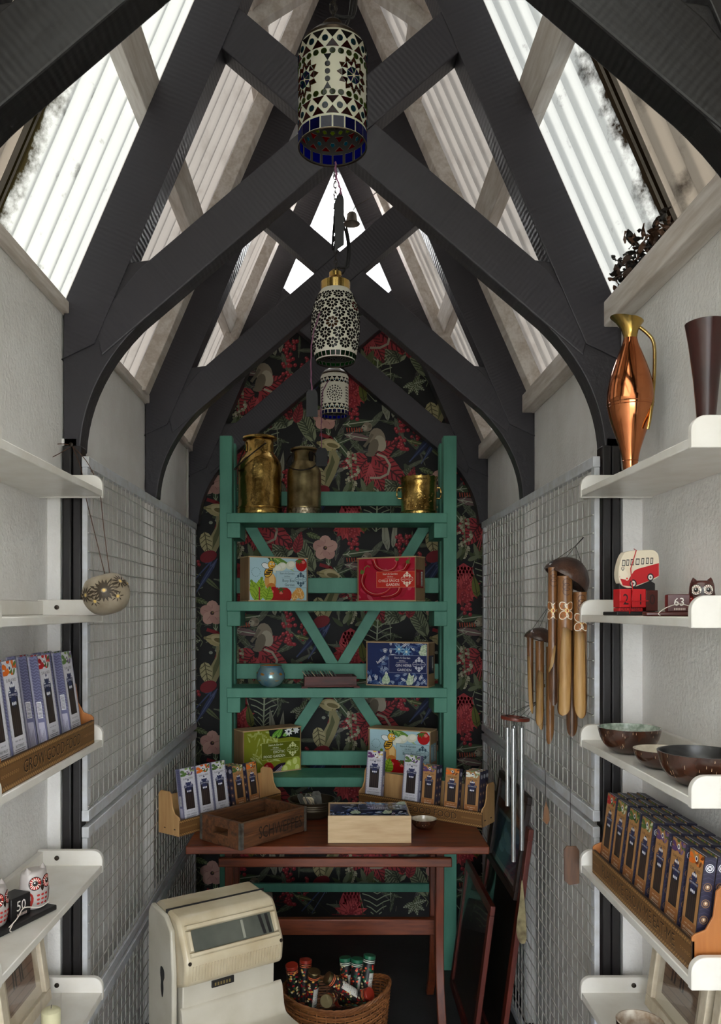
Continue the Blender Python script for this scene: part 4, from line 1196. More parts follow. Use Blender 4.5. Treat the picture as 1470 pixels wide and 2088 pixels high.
# left wall rack: three leaning stacks
def on_rack(org, rz, lx, ly): 
    c, s = math.cos(rz), math.sin(rz)
    return (org[0]+lx*c-ly*s, org[1]+lx*s+ly*c, org[2]+.0095)
gl = 'white seed packets in the left wall rack'
spec = [(.030, 'pumpkin', 'SUMMER FRUIT', 3, 'nearest orange topped white packet in the left wall rack'),
        (.118, 'carrot', 'BUTTERNUT', 3, 'white packet with orange top wedged beside the red topped one in left wall rack'),
        (.315, 'tomato', 'CHILLI', 3, 'white packet with red top in the left wall rack'),
        (.470, 'herb', 'HERB GARDEN', 3, 'white packet with green top at the far end of left wall rack')]
for lx, pic, nm, n, lab in spec:
    for q in range(n):
        l = lab if q == 0 else 'lilac sided packet standing hidden behind the ' + {'pumpkin': 'nearest orange', 'carrot': 'second orange', 'tomato': 'red', 'herb': 'green'}[pic] + ' topped one, left wall rack'
        packet('white', pic, nm, l, on_rack(LR, R(90), lx+.039, .016+.0245*q), R(90), 8, gl)
gr_ = 'navy seed packets in the right wall rack'
spec = [(.010, 'tomato', 'CHERRY TOMATO', 'red topped navy packet at the far end of right wall rack'),
        (.085, 'leaf', 'LETTUCE', 'plain navy packet next to the red topped one in right wall rack'),
        (.165, 'bean', 'BASIL', 'green topped navy packet standing third in right wall rack'),
        (.240, 'leaf', 'SPINACH', 'navy packet between the green topped and purple topped ones in right wall rack'),
        (.325, 'chive', 'BEETROOT', 'purple and green topped navy packet in right wall rack'),
        (.405, 'chive', 'GARLIC CHIVES', 'brown fronted packet with purple flowers next to the orange one in right wall rack'),
        (.485, 'berry', 'CAPE GOOSEBERRIES', 'orange berry topped packet nearest the camera in right wall rack')]
for lx, pic, nm, lab in spec:
    back = lab.replace('navy packet', 'packet').replace('packet', 'one', 1)
    for q in range(4):
        l = lab if q == 0 else ('navy packet in the rank behind the ' + {.010: 'red topped', .085: 'second', .165: 'third', .240: 'fourth', .325: 'fifth', .405: 'brown fronted', .485: 'orange topped'}[lx] + ' one, right wall rack')
        packet('brown', pic if q == 0 else 'leaf', nm if q == 0 else 'SPINACH', l, on_rack(RR, R(-90), lx+.033, .012+.0245*q), R(-90), 7, gr_)

# table racks
TL, TLa = (-0.580, 3.005, TZ), R(53)
rack('pale wooden packet rack at the left end of the table behind the crate', TL, TLa, 0.58, 'GROW\u00b7GOOD\u00b7FOOD', 'pale')
gt = 'seed packets in the left table rack'
for lx, st, pic, nm, lab, q in ((.045, 'white', 'herb', 'HERBS', 'white packet with green top at the near end of left table rack', 0), (.128, 'white', 'carrot', 'SUMMER FRUIT', 'white packet with orange top in the middle of left table rack', 0), (.212, 'white', 'leaf', 'GREENS', 'white packet with leafy top beside the brown packets in left table rack', 0),
                             (.318, 'brown', 'leaf', 'KALE', 'brown packet with green top in left table rack', 0), (.400, 'brown', 'berry', 'PEPPERS', 'brown packet with orange top in left table rack', 0),
                             (.318, 'brown', 'leaf', 'KALE', 'dark sided packet behind the green topped brown one in left table rack', 1), (.318, 'brown', 'leaf', 'KALE', 'dark sided packet behind the green topped brown one in left table rack', 2)):
    packet(st, pic, nm, lab, on_rack(TL, TLa, lx+.04, .016+.0245*q), TLa, 9, gt)
TR, TRa = (0.105, 3.470, TZ), R(-36)
rack('pale wooden packet rack at the right end of the table by the mesh', TR, TRa, 0.58, 'GROW\u00b7GOOD\u00b7FOOD', 'pale')
gt = 'seed packets in the right table rack'
for lx, st, pic, nm, lab, q in ((.020, 'white', 'pansy', 'EDIBLE FLOWERS', 'tall white packet with purple pansies behind the flat gift box', 0), (.200, 'white', 'herb', 'GIN HERBS', 'white packet with green herbs in the middle of right table rack', 0),
                                (.285, 'brown', 'chive', 'SALAD', 'brown packet with purple and green top in right table rack', 0), (.390, 'brown', 'berry', 'GOOSEBERRY', 'brown packet with orange berries in right table rack', 0), (.480, 'brown', 'daisy', 'DAISY', 'brown packet with white flowers at the right end of right table rack', 0),
                                (.480, 'brown', 'daisy', 'DAISY', 'dark packet behind the white flowered one in right table rack', 1), (.480, 'brown', 'daisy', 'DAISY', 'dark packet behind the white flowered one in right table rack', 2), (.285, 'brown', 'chive', 'SALAD', 'dark packet behind the purple and green topped one in right table rack', 1)):
    packet(st, pic, nm, lab, on_rack(TR, TRa, lx+.04, .016+.0245*q), TRa+ (R(8) if lx < .03 else 0), 8, gt)

# ---------------------------------------------------------------- crate
cr0 = thing('drinks_crate', 'old dark wooden crate with faded SCHWEPPES lettering on the table', 'crate', (-0.302, 3.022, TZ), R(49))
cl, cw, ch = 0.335, 0.222, 0.098
def plank(x0, x1, y0, y1, z0, z1, mt='crate', name='plank', bevel=.002):
    m = MB(); m.box(x0, x1, y0, y1, z0, z1); return m.build(name, M[mt], cr0, bevel=bevel)
for k in range(4): plank(-cl/2+.002, cl/2-.002, -cw/2+.012+k*.0505, -cw/2+.012+k*.0505+.048, 0, .008)
fronts = []
for sg in (-1, 1):
    y = sg*(cw/2-.006)
    fronts.append(plank(-cl/2, cl/2, y-.006, y+.006, 0.008, ch*.52))
    plank(-cl/2, cl/2, y-.006, y+.006, ch*.525, ch-.004)
    plank(-cl/2, cl/2, y-.0065, y+.0065, ch-.004, ch, 'crate_rim', 'rim')
for sg in (-1, 1):
    x = sg*(cl/2-.008)
    # end boards with a hand hole
    pl_out = [(-cw/2+.013, 0.008), (cw/2-.013, 0.008), (cw/2-.013, ch), (-cw/2+.013, ch)]
    m = MB()
    m.box(x-.008, x+.008, -cw/2+.013, cw/2-.013, .008, ch*.42)
    m.box(x-.008, x+.008, -cw/2+.013, -.042, ch*.42, ch*.68); m.box(x-.008, x+.008, .042, cw/2-.013, ch*.42, ch*.68)
    m.box(x-.008, x+.008, -cw/2+.013, cw/2-.013, ch*.68, ch)
    m.build('end_board', M['crate'], cr0)
for sx in (-1, 1):
    for sy in (-1, 1):
        m = MB()
        m.box(sx*cl/2-.0008, sx*cl/2+.0012 if sx > 0 else sx*cl/2+.0008, sy*(cw/2-.022) if sy > 0 else -cw/2-.001, cw/2+.001 if sy > 0 else -cw/2+.022, .004, ch) if False else None
        xa, xb = sorted((sx*(cl/2-.012), sx*(cl/2+.0012))); ya, yb = sorted((sy*(cw/2+.0002), sy*(cw/2+.0014)))
        m.box(xa, xb, ya, yb, .004, ch+.0005)
        xa, xb = sorted((sx*(cl/2), sx*(cl/2+.0012))); ya, yb = sorted((sy*(cw/2-.012), sy*(cw/2+.0014)))
        m.box(xa, xb, ya, yb, .004, ch+.0005)
        for zz in (.018, .05, .082): m.lathe([(.0025, 0), (.0015, .0012), (0, .0015)], 8, T(sx*(cl/2-.006), sy*(cw/2+.0014), zz) @ Rx(R(90)*(-sy)))
        m.build('corner_strap', M['steel_plate'], cr0)
A = Art(); A.text('SCHWEPPES', 0, 0, 1.0, (20,12,8), 'c')
A.build('faded_lettering', M['print'], cr0, lambda u, v, hh: Vector((.03+u*.042, -cw/2-.0003, .026+v*.064)))

# ---------------------------------------------------------------- bowl of tags, small coconut bowl
M['coconut'] = mat('lacquered_coconut', (44,24,16), 0.22, noise=(66,36,22), nscale=30, coat=.5)
M['coco_fleck'] = printed('coconut_flecks', 0.3, 0.4)
M['shell_white'] = mat('shell_inlay', (214,206,188), 0.25, noise=(184,174,154), nscale=40, coat=.4)
M['shell_green'] = mat('green_crackle_inlay', (112,128,112), 0.2, noise=(190,200,186), nscale=60, coat=.5)
M['shell_black'] = mat('black_swirl_lacquer', (10,10,11), 0.3, noise=(46,46,46), nscale=14, coat=.1, distort=3)
t = thing('tag_bowl', 'wide dark ridged bowl of grey tags behind the wooden crate', 'bowl', (at(636, 1650, 3.30).x, 3.30, TZ))
m = MB(); pr = [(0.055, 0), (0.075, 0.012), (0.090, 0.035)] + [(0.094+.0016*(i % 2), 0.038+.004*i) for i in range(8)] + [(0.100, 0.074), (0.094, 0.074), (0.086, 0.04), (0.05, 0.012), (0, 0.01)]
m.lathe(pr, 40); m.build('bowl', mat('ridged_dark_tin', (70,62,50), 0.4, .7), t, ang=20)
rb = random.Random(21)
for i in range(12):
    a = rb.uniform(0, 6.28); r_ = rb.uniform(.0, .05)
    tg = thing('garden_tag', 'pale tag sticking out of the dark ridged bowl', 'tag', (t.location.x+r_*math.cos(a), 3.30+r_*math.sin(a), TZ+.035), rb.uniform(0, 3.1), 'tags in the ridged bowl')
    m = MB(); m.prism([(-.02, 0), (.02, 0), (.02, .052), (.012, .062), (-.012, .062), (-.02, .052)], -.0015, .0015, M=Rx(R(rb.uniform(-40, -20))))
    m.build('tag_card', M['slate'] if i % 3 else M['cream'], tg)
def coco_bowl(label, loc, r, h, inside, seed, flecks=26, group='lacquered coconut bowls'):
    flecks *= 2
    t = thing('coconut_bowl', label, 'bowl', loc, 0, group)
    prof = [(r*.30, 0), (r*.50, h*.06), (r*.76, h*.28), (r*.92, h*.6), (r, h)]
    P = [(q.x, q.z) for q in cr([(a, 0, b) for a, b in prof], 5)]
    m = MB(); m.lathe([(0, 0)]+P, 44); 
    m.f.pop(); m.c.pop(); m.m.pop()
    m.build('shell', M['coconut'], t, ang=50)
    m = MB(); m.shell([(x, z) for x, z in P[::-1]][:1] + [(max(x-.004, 0), max(z, .004)) for x, z in P[::-1]] + [(0, .004)], 44)
    m.build('lining', inside, t, ang=70)
    rb = random.Random(seed); A = Art()
    for i in range(flecks):
        x = rb.uniform(-3.14, 3.14); y = rb.uniform(.25, .95)
        A.poly([(x, y), (x+.012, y), (x+.014, y+rb.uniform(.03, .16)), (x+.002, y+.1)], (196,170,140))
    def mp(u, v, hh):
        v = min(max(v, 0), 1)
        for (a, za), (b, zb) in zip(P, P[1:]):
            if za <= v*h <= zb + 1e-9:
                f = (v*h-za)/max(zb-za, 1e-9); rr = a+(b-a)*f; break
        else: rr = P[-1][0]
        return Vector(((rr+.0006)*math.cos(u), (rr+.0006)*math.sin(u), v*h))
    A.build('pale_flecks', M['coco_fleck'], t, mp)
    return t
coco_bowl('small coconut bowl with silvery lining on the table beside flat gift box', (at(864, 1690, 3.12).x, 3.12, TZ), .050, .040, M['shell_white'], 1, 8)
Z3 = ZS[2]+.018
coco_bowl('coconut bowl with green crackled lining at the far end of its shelf', (at(1283, 1500, 1.93).x, 1.93, Z3), .073, .062, M['shell_green'], 2)
coco_bowl('shallow coconut bowl with white lining between two larger ones', (at(1350, 1500, 1.745).x, 1.745, Z3), .060, .042, M['shell_white'], 3, 10)
coco_bowl('large coconut bowl with black swirled lining nearest on its shelf', (at(1428, 1500, 1.575).x, 1.575, Z3), .080, .066, M['shell_black'], 4)
M['shell_mosaic'] = mat('brown_white_mosaic', (150,124,98), 0.3, noise=(226,218,204), nscale=34, coat=.4)
coco_bowl('mosaic lined bowl on the lowest right shelf in front of pictures', (at(1305, 2080, 1.80).x, 1.80, ZS[4]+.018), .052, .092, M['shell_mosaic'], 5, 4)
# ---------------------------------------------------------------- mosaic lamps
def glass(name, rgb, trans=0.33):
    """stained glass tile: dark from outside, coloured where light comes through"""
    m = bpy.data.materials.new(name); m.use_nodes = True
    nt = m.node_tree; nt.nodes.remove(nt.nodes['Principled BSDF']); out = nt.nodes['Material Output']
    t = nt.nodes.new('ShaderNodeBsdfTranslucent'); g = nt.nodes.new('ShaderNodeBsdfGlossy'); d = nt.nodes.new('ShaderNodeBsdfDiffuse')
    c = lin(rgb); t.inputs[0].default_value = tuple(min(1, x*trans) for x in c[:3])+(1,); d.inputs[0].default_value = tuple(x*0.012+0.003 for x in c[:3])+(1,)
    g.inputs[0].default_value = (.8,.8,.8,1); g.inputs[1].default_value = 0.15
    a = nt.nodes.new('ShaderNodeMixShader'); a.inputs[0].default_value = 0.02
    b = nt.nodes.new('ShaderNodeMixShader'); b.inputs[0].default_value = 0.75
    nt.links.new(d.outputs[0], b.inputs[1]); nt.links.new(t.outputs[0], b.inputs[2])
    nt.links.new(b.outputs[0], a.inputs[1]); nt.links.new(g.outputs[0], a.inputs[2]); nt.links.new(a.outputs[0], out.inputs[0])
    return m
G = {'red': glass('red_glass', (190,14,20)), 'blue': glass('blue_glass', (10,30,220)), 'cyan': glass('cyan_glass', (20,170,210)), 'lime': glass('lime_glass', (180,220,40)), 'green': glass('green_glass', (10,130,40)), 'amber': glass('amber_glass', (210,120,20)), 'dark': glass('smoky_glass', (50,36,40), .5)}
M['grout'] = mat('mosaic_grout', (222,218,202), 0.6)
M['grout_shaded'] = mat('shaded_grout', (150,147,130), 0.6)  # grout of the nearest lamp, its shade put into a darker colour
M['lining'] = mat('unlit_shade_inside', (52,50,46), 0.7)  # dark colour stands in for the unlit inside of the lamp shades
M['lamp_metal'] = mat('dark_lamp_metal', (60,50,40), 0.35, 0.9)
M['cord'] = mat('black_cord', (14,13,13), 0.4)
M['chain'] = mat('lamp_chain', (70,66,60), 0.35, 0.9)
M['purple'] = mat('purple_string', (128,84,108), 0.9)
M['slate_tag'] = mat('black_card_tag', (30,31,33), 0.7)
def chain_links(m, x, y, z0, z1, s=0.012, r=0.0016):
    n = int((z1-z0)/(s*1.45))
    for i in range(n):
        zc = z0 + (i+.5)*(z1-z0)/n
        a = 0 if i % 2 else R(90)
        pts = [(math.cos(q)*s*.42*math.cos(a)+x, math.cos(q)*s*.42*math.sin(a)+y, zc+math.sin(q)*s*.95) for q in [2*math.pi*k/10 for k in range(10)]]
        m.tube(pts, r, 5, closed=True)
def lamp_body(label, px, Y, prof, zb, mosaic, hang_to=4.02, cap='dark'):
    x = (px-682)*Y/F
    t = thing('mosaic_lamp', label, 'lamp', (x, Y, zb), group='hanging mosaic glass lamps')
    sh = bpy.data.objects.new('shade', bpy.data.meshes.new('shade')); COL.objects.link(sh); sh.parent = t
    rt, zt = prof[-1]
    capm = M['brass_hi'] if cap == 'brass' else M['lamp_metal']
    m = MB(); m.lathe([(rt*1.03, zt-.004), (rt*1.04, zt+.004), (rt*.8, zt+.018), (rt*.35, zt+.030), (.010, zt+.034), (.010, zt+.052), (.0, zt+.052)] if cap != 'brass' else
                      [(rt*1.0, zt-.002), (rt*1.02, zt+.026), (rt*.7, zt+.034), (.014, zt+.050), (.010, zt+.066), (0, zt+.066)], 32)
    m.build('cap', capm, t)
    ct = zt + (.052 if cap != 'brass' else .066)
    m = MB(); chain_links(m, 0, 0, ct, hang_to-zb); m.build('chain', M['chain'], t)
    # slack cable looped beside the chain
    m = MB(); a = 0.05
    for k in range(2):
        m.tube(cr([(.006, 0, ct+.01), (.020+.006*k, .004, ct-.01+.02*k), (.034+.008*k, .006, ct+.02), (.038+.006*k, .004, ct+.09), (.020, 0, ct+.15+.03*k), (.004, 0, ct+.10), (-.01, 0, ct+.07), (0, 0, ct+.20)], 7), .0034, 8)
    m.build('cable', M['cord'], t)
    m = MB(); m.lathe([(.012, ct-.03), (.020, ct-.028), (.020, ct-.008), (.012, ct), (0, ct)], 16); m.build('lamp_holder', capm, t)
    return t, sh
def pierced_shade(sh, prof, shapes, nu, nz, grout='grout'):
    """grout shell left open under every glass tile; shapes are convex polygons in (angle, height)"""
    zt = prof[-1][1]; holes = set()
    for P in shapes:
        n = len(P)
        ar = sum(P[i][0]*P[(i+1) % n][1]-P[(i+1) % n][0]*P[i][1] for i in range(n))
        if ar < 0: P = P[::-1]
        def ins(u, z):
            for i in range(n):
                (x0, y0), (x1, y1) = P[i], P[(i+1) % n]
                if (x1-x0)*(z-y0)-(y1-y0)*(u-x0) < 0: return False
            return True
        u0 = int(math.floor(min(p[0] for p in P)/(2*math.pi)*nu))-1; u1 = int(math.ceil(max(p[0] for p in P)/(2*math.pi)*nu))+1
        z0 = max(0, int(min(p[1] for p in P)/zt*nz)-1); z1 = min(nz-1, int(max(p[1] for p in P)/zt*nz)+1)
        for i in range(u0, u1+1):
            for j in range(z0, z1+1):
                c = [((i+a)/nu*2*math.pi, (j+b)/nz*zt) for a in (0, 1) for b in (0, 1)]
                if all(ins(*q) for q in c): holes.add((i % nu, j))
    v = []; fs = []
    for i in range(nu):
        a = 2*math.pi*i/nu
        for j in range(nz+1):
            z = zt*j/nz; r_ = prof_r(prof, z); v.append((r_*math.cos(a), r_*math.sin(a), z))
    k = nz+1
    for i in range(nu):
        for j in range(nz):
            if (i, j) in holes: continue
            i2 = (i+1) % nu; fs.append((i*k+j, i2*k+j, i2*k+j+1, i*k+j+1))
    m = MB(); m.add(v, fs); sh.data = m.mesh('shade', M[grout], ang=80)
    m = MB(); m.add([(p[0]*.985, p[1]*.985, p[2]) for p in v], [f[::-1] for f in fs]); m.build('lining', M['lining'], sh, ang=80)  # added dark inner skin, carrying the shade inside the lamp as colour
def prof_r(prof, z):
    for (a, za), (b, zb) in zip(prof, prof[1:]):
        if za <= z <= zb: return a+(b-a)*(z-za)/max(zb-za, 1e-9)
    return prof[-1][0]
_last = []
def tile_mesh(kind, w, h, Rr, name):
    """thin bent tile lying on a cylinder of radius Rr around Z, centred at angle -90deg"""
    if kind == 'circ': P = [(w/2*math.cos(q), h/2*math.sin(q)) for q in [2*math.pi*k/10 for k in range(10)]]
    elif kind == 'up': P = [(-w/2, -h/2), (w/2, -h/2), (0, h/2)]
    elif kind == 'down': P = [(-w/2, h/2), (0, -h/2), (w/2, h/2)]
    elif kind == 'sq': P = [(-w/2, -h/2), (w/2, -h/2), (w/2, h/2), (-w/2, h/2)]
    else: P = kind
    m = MB(); n = len(P); _last.clear(); _last.extend(P)
    def q(p, r): a = p[0]/Rr - math.pi/2; return (r*math.cos(a), r*math.sin(a), p[1])
    v = [q(p, Rr+.0014) for p in P] + [q(p, Rr+.0001) for p in P]
    fs = [list(range(n))] + [[i, i+n, (i+1) % n+n, (i+1) % n] for i in range(n)]
    m.add(v, fs)
    return m
# first lamp: cylinder, its tiles big enough to tell apart
r1 = 0.0655; h1 = 0.192
lamp1, sh1 = lamp_body('large cylindrical mosaic lamp hanging nearest, blue rimmed with sunburst pattern', 678, 1.55, [(r1, 0), (r1, h1*.94), (r1*.96, h1*.975), (r1*.86, h1)], 2.520, None, 4.0)
C1 = 2*math.pi*r1
_tm = {}; _tp = {}; holes1 = []
def tile(kind, key, w, h, u, z, g):
    k = (key, g)
    if k not in _tm:
        _tm[k] = tile_mesh(kind, w, h, r1, key).mesh('mosaic_tile', G[g], smooth=False); _tp[k] = list(_last)
    holes1.append([(p[0]/r1-math.pi/2+u/r1, p[1]+z) for p in _tp[k]])
    link('mosaic_tile', _tm[k], sh1, loc=(0, 0, z), rot=(0, 0, u/r1))
N = 15
for k in range(18): tile('sq', 'rim', C1/18*.86, .020, C1*(k+.5)/18, .0125, 'blue')
for k in range(N):
    u = C1*k/N
    tile('up', 'trA', C1/N*.84, .014, u, .0345, 'red'); tile('circ', 'ci', .0115, .0115, u+C1/N/2, .0425, 'cyan'); tile('down', 'trB', C1/N*.84, .014, u, .0525, 'red')
    tile('up', 'trA', C1/N*.84, .014, u, h1-.034, 'red'); tile('circ', 'ci', .0115, .0115, u+C1/N/2, h1-.0255, 'cyan'); tile('down', 'trB', C1/N*.84, .014, u, h1-.0175, 'dark')
for k in range(26):
    u = C1*k/26
    tile('circ', 'cs', .0115, .0105, u, .0665, 'lime'); tile('circ', 'cs', .0115, .0105, u, h1-.0495, 'lime')
zc = (.0665+h1-.0495)/2
for b in range(4):
    ub = C1*(b/4) + r1*R(37)
    for ring, (r0, r2, n, g) in enumerate(((.003, .0150, 8, 'cyan'), (.0160, .0250, 10, 'red'), (.0260, .0350, 12, 'amber'))):
        for k in range(n):
            a = 2*math.pi*k/n; da = math.pi/n*.86
            if ring == 0: P = [(r0*math.cos(a), r0*math.sin(a)), (r2*math.cos(a-da), r2*math.sin(a-da)), (r2*math.cos(a+da), r2*math.sin(a+da))]
            else: P = [(r0*math.cos(a), r0*math.sin(a)), (r2*math.cos(a-da), r2*math.sin(a-da)), (r2*math.cos(a+da), r2*math.sin(a+da))] if ring == 1 else [(r2*.98*math.cos(a), r2*.98*math.sin(a)), (r0*math.cos(a-da), r0*math.sin(a-da)), (r0*math.cos(a+da), r0*math.sin(a+da))][::1]
            area = sum(P[i][0]*P[(i+1) % 3][1]-P[(i+1) % 3][0]*P[i][1] for i in range(3))
            if area < 0: P = P[::-1]
            tile(P, 'm%d_%d' % (ring, k), 0, 0, ub, zc, g if not (ring == 0 and k % 2) else 'blue')
    us = ub+C1/8
    for dz, kd, w, h in ((.026, 'down', .014, .012), (.014, 'circ', .010, .010), (0, 'circ', .010, .010), (-.014, 'circ', .010, .010), (-.026, 'up', .014, .012)):
        tile(kd, 'h'+kd, w, h, us, zc+dz, 'dark')
m = MB(); m.tube([(r1*math.cos(q), r1*math.sin(q), 0) for q in [2*math.pi*k/48 for k in range(48)]], .0016, 6, closed=True); m.build('rim', M['lamp_metal'], lamp1)
pierced_shade(sh1, [(r1, 0), (r1, h1*.94), (r1*.96, h1*.975), (r1*.86, h1)], holes1, 240, 112, 'grout_shaded')
# second lamp: barrel with daisies; tiles too small to tell apart singly
def mosaic_part(prof, shapes, parent, cols):
    mats = [G[c] for c in cols]
    m = MB()
    for P, g in shapes:
        pts = []
        for (u, z) in P:
            r_ = prof_r(prof, z)+.0012; pts.append((r_*math.cos(u), r_*math.sin(u), z))
        m.add(pts, [list(range(len(pts)))], mi=cols.index(g))
    o = m.build('mosaic', mats, parent, smooth=False); o['kind'] = 'stuff'
    return o
pb = [(q.x, q.z) for q in cr([(.060, 0, 0), (.069, 0, .03), (.076, 0, .08), (.077, 0, .12), (.072, 0, .165), (.058, 0, .205), (.046, 0, .225)], 5)]
lamp2, sh2 = lamp_body('barrel shaped white mosaic lamp with daisy pattern and brass cap', 684, 2.55, pb, 2.415, None, 4.0, 'brass')
shapes = []; cols = ['dark', 'red', 'green', 'amber', 'blue', 'cyan']
for k in range(26):
    u0 = 2*math.pi*k/26; w = 2*math.pi/26*.42
    shapes.append(([(u0-w, .004), (u0+w, .004), (u0+w, .018), (u0-w, .018)], 'green'))
rb = random.Random(4)
for row in range(6):
    z = .040+.0305*row; rr = prof_r(pb, z); n = 11
    for k in range(n):
        u0 = 2*math.pi*(k+.5*(row % 2))/n
        rad = math.pi*rr/n*.98
        g = rb.choice(['dark']*9+['red', 'amber'])
        for q in range(9):
            a = 2*math.pi*q/9
            P = []
            for (f, s_) in ((.28, 0), (.55, .19), (.82, .22), (.95, 0), (.82, -.22), (.55, -.19)):
                P.append((u0+(f*math.cos(a)-s_*math.sin(a))*rad/rr, z+(f*math.sin(a)+s_*math.cos(a))*rad*.86))
            if all(0.02 < p[1] < .222 for p in P): shapes.append((P, g))
        shapes.append(([(u0+.2*rad/rr*math.cos(q), z+.2*rad*math.sin(q)) for q in [6.283*i/7 for i in range(7)]], 'dark'))
        um = u0+math.pi/n; zm = z+.010
        shapes.append(([(um+.0042/rr*math.cos(q), zm+.0042*math.sin(q)) for q in [6.283*i/8 for i in range(8)]], 'dark'))
mosaic_part(pb, shapes, sh2, cols); pierced_shade(sh2, pb, [P for P, g in shapes], 260, 120)
m = MB(); m.tube([(.060*math.cos(q), .060*math.sin(q), 0) for q in [2*math.pi*k/40 for k in range(40)]], .0016, 6, closed=True); m.build('rim', M['lamp_metal'], lamp2)
# third lamp: smaller cylinder
r3 = .060; p3 = [(r3, 0), (r3, .165), (r3*.9, .175)]
lamp3, sh3 = lamp_body('small cylindrical mosaic lamp hanging lowest and farthest, blue rim', 682, 3.45, p3, 2.460, None, 3.95)
shapes = []
for k in range(20):
    u0 = 6.2832*k/20; w = .13
    shapes.append(([(u0-w, .002), (u0+w, .002), (u0+w, .017), (u0-w, .017)], 'blue'))
for base in (.028, .140):
    for k in range(18):
        u0 = 6.2832*k/18; w = .15
        shapes.append(([(u0-w, base-.007), (u0+w, base-.007), (u0, base+.005)], 'dark')); u1 = u0+.1745
        shapes.append(([(u1, base+.004), (u1+w, base+.015), (u1-w, base+.015)], 'dark'))
        shapes.append(([(u1+.07*math.cos(q), base+.0005+.0042*math.sin(q)) for q in [6.283*i/7 for i in range(7)]], 'cyan'))
for b in range(3):
    ub = -math.pi/2+6.2832*b/3
    for r0, r2, n in ((.003, .013, 8), (.0155, .0235, 13), (.026, .034, 17)):
        for k in range(n):
            a = 6.2832*k/n; da = math.pi/n*.66
            shapes.append(([(ub+r0*math.cos(a)/r3, .084+r0*math.sin(a)), (ub+r2*math.cos(a-da)/r3, .084+r2*math.sin(a-da)), (ub+r2*math.cos(a+da)/r3, .084+r2*math.sin(a+da))], 'dark'))
    for dz in (-.03, -.018, -.006, .006, .018, .03):
        for du in (-.1, .1): shapes.append(([(ub+1.047+du+.06*math.cos(q), .084+dz+.004*math.sin(q)) for q in [6.283*i/7 for i in range(7)]], 'dark'))
mosaic_part(p3, shapes, sh3, ['dark', 'blue', 'red', 'cyan']); pierced_shade(sh3, p3, [P for P, g in shapes], 220, 100)
m = MB(); m.tube([(r3*math.cos(q), r3*math.sin(q), 0) for q in [2*math.pi*k/40 for k in range(40)]], .0016, 6, closed=True); m.build('rim', M['lamp_metal'], lamp3)

# price tags on purple string
def hang_tag(label, pts, c, w, h, rz, cut=False):
    t = thing('price_tag', label, 'tag', c, rz, 'black tags hanging from the lamps')
    m = MB()
    pl = [(-w/2, -h/2), (w/2, -h/2), (w/2, h/2-.012), (w/2-.008, h/2), (-w/2+.008, h/2), (-w/2, h/2-.012)]
    if cut: pl = [(-w/2, -h/2-.012), (w/2, -h/2+.006), (w/2, h/2-.01), (w/2-.006, h/2+.004), (-w/2+.01, h/2), (-w/2, h/2-.02)]
    m.prism(pl, -.001, .001); m.build('tag_card', M['slate_tag'], t)
    m = MB()
    P = cr([Vector(p)-Vector(c) for p in pts], 8); P = [Rz(-rz) @ p for p in P]
    m.tube(P, .0016, 6)
    P2 = [p+Vector((.0022*math.sin(i*1.3), .0022*math.cos(i*1.3), 0)) for i, p in enumerate(P)]
    m.tube(P2, .0013, 5); m.build('string', M['purple'], t)
c = at(692, 448, 1.62); hang_tag('dark tag turned edgeways under the nearest lamp', [(at(684, 330, 1.60)), at(686, 360, 1.6), at(694, 385, 1.61), at(695, 396, 1.62)], tuple(c), .022, .108, R(38), True)
c = at(636, 822, 2.50); hang_tag('black tag hanging left of the barrel shaped lamp', [at(678, 592, 2.52), at(652, 640, 2.49), at(637, 690, 2.49), at(634, 750, 2.49), at(636, 796, 2.50)], tuple(c), .036, .085, R(6))
c = at(656, 932, 3.38); hang_tag('black tag hanging in front of the smaller churn', [at(676, 768, 3.40), at(658, 800, 3.385), at(655, 860, 3.38), at(656, 914, 3.38)], tuple(c), .046, .076, R(-4))
# small bell in front of the gable window
c = at(717, 457, 2.42)
t = thing('small_bell', 'small pewter bell hanging before the bright gable window', 'bell', tuple(c))
m = MB(); m.lathe([(.0, .034), (.010, .034), (.014, .030), (.016, .016), (.019, .006), (.025, 0), (.022, 0), (.016, .006), (0, .02)], 28); m.build('bell_body', mat('pewter', (120,112,104), .35, .9), t)
m = MB(); m.tube([(0, 0, .034), (.012, 0, .055), (.050, .02, .085), (.10, .03, .13)], .0012, 5); m.build('hanging_wire', M['chain'], t)

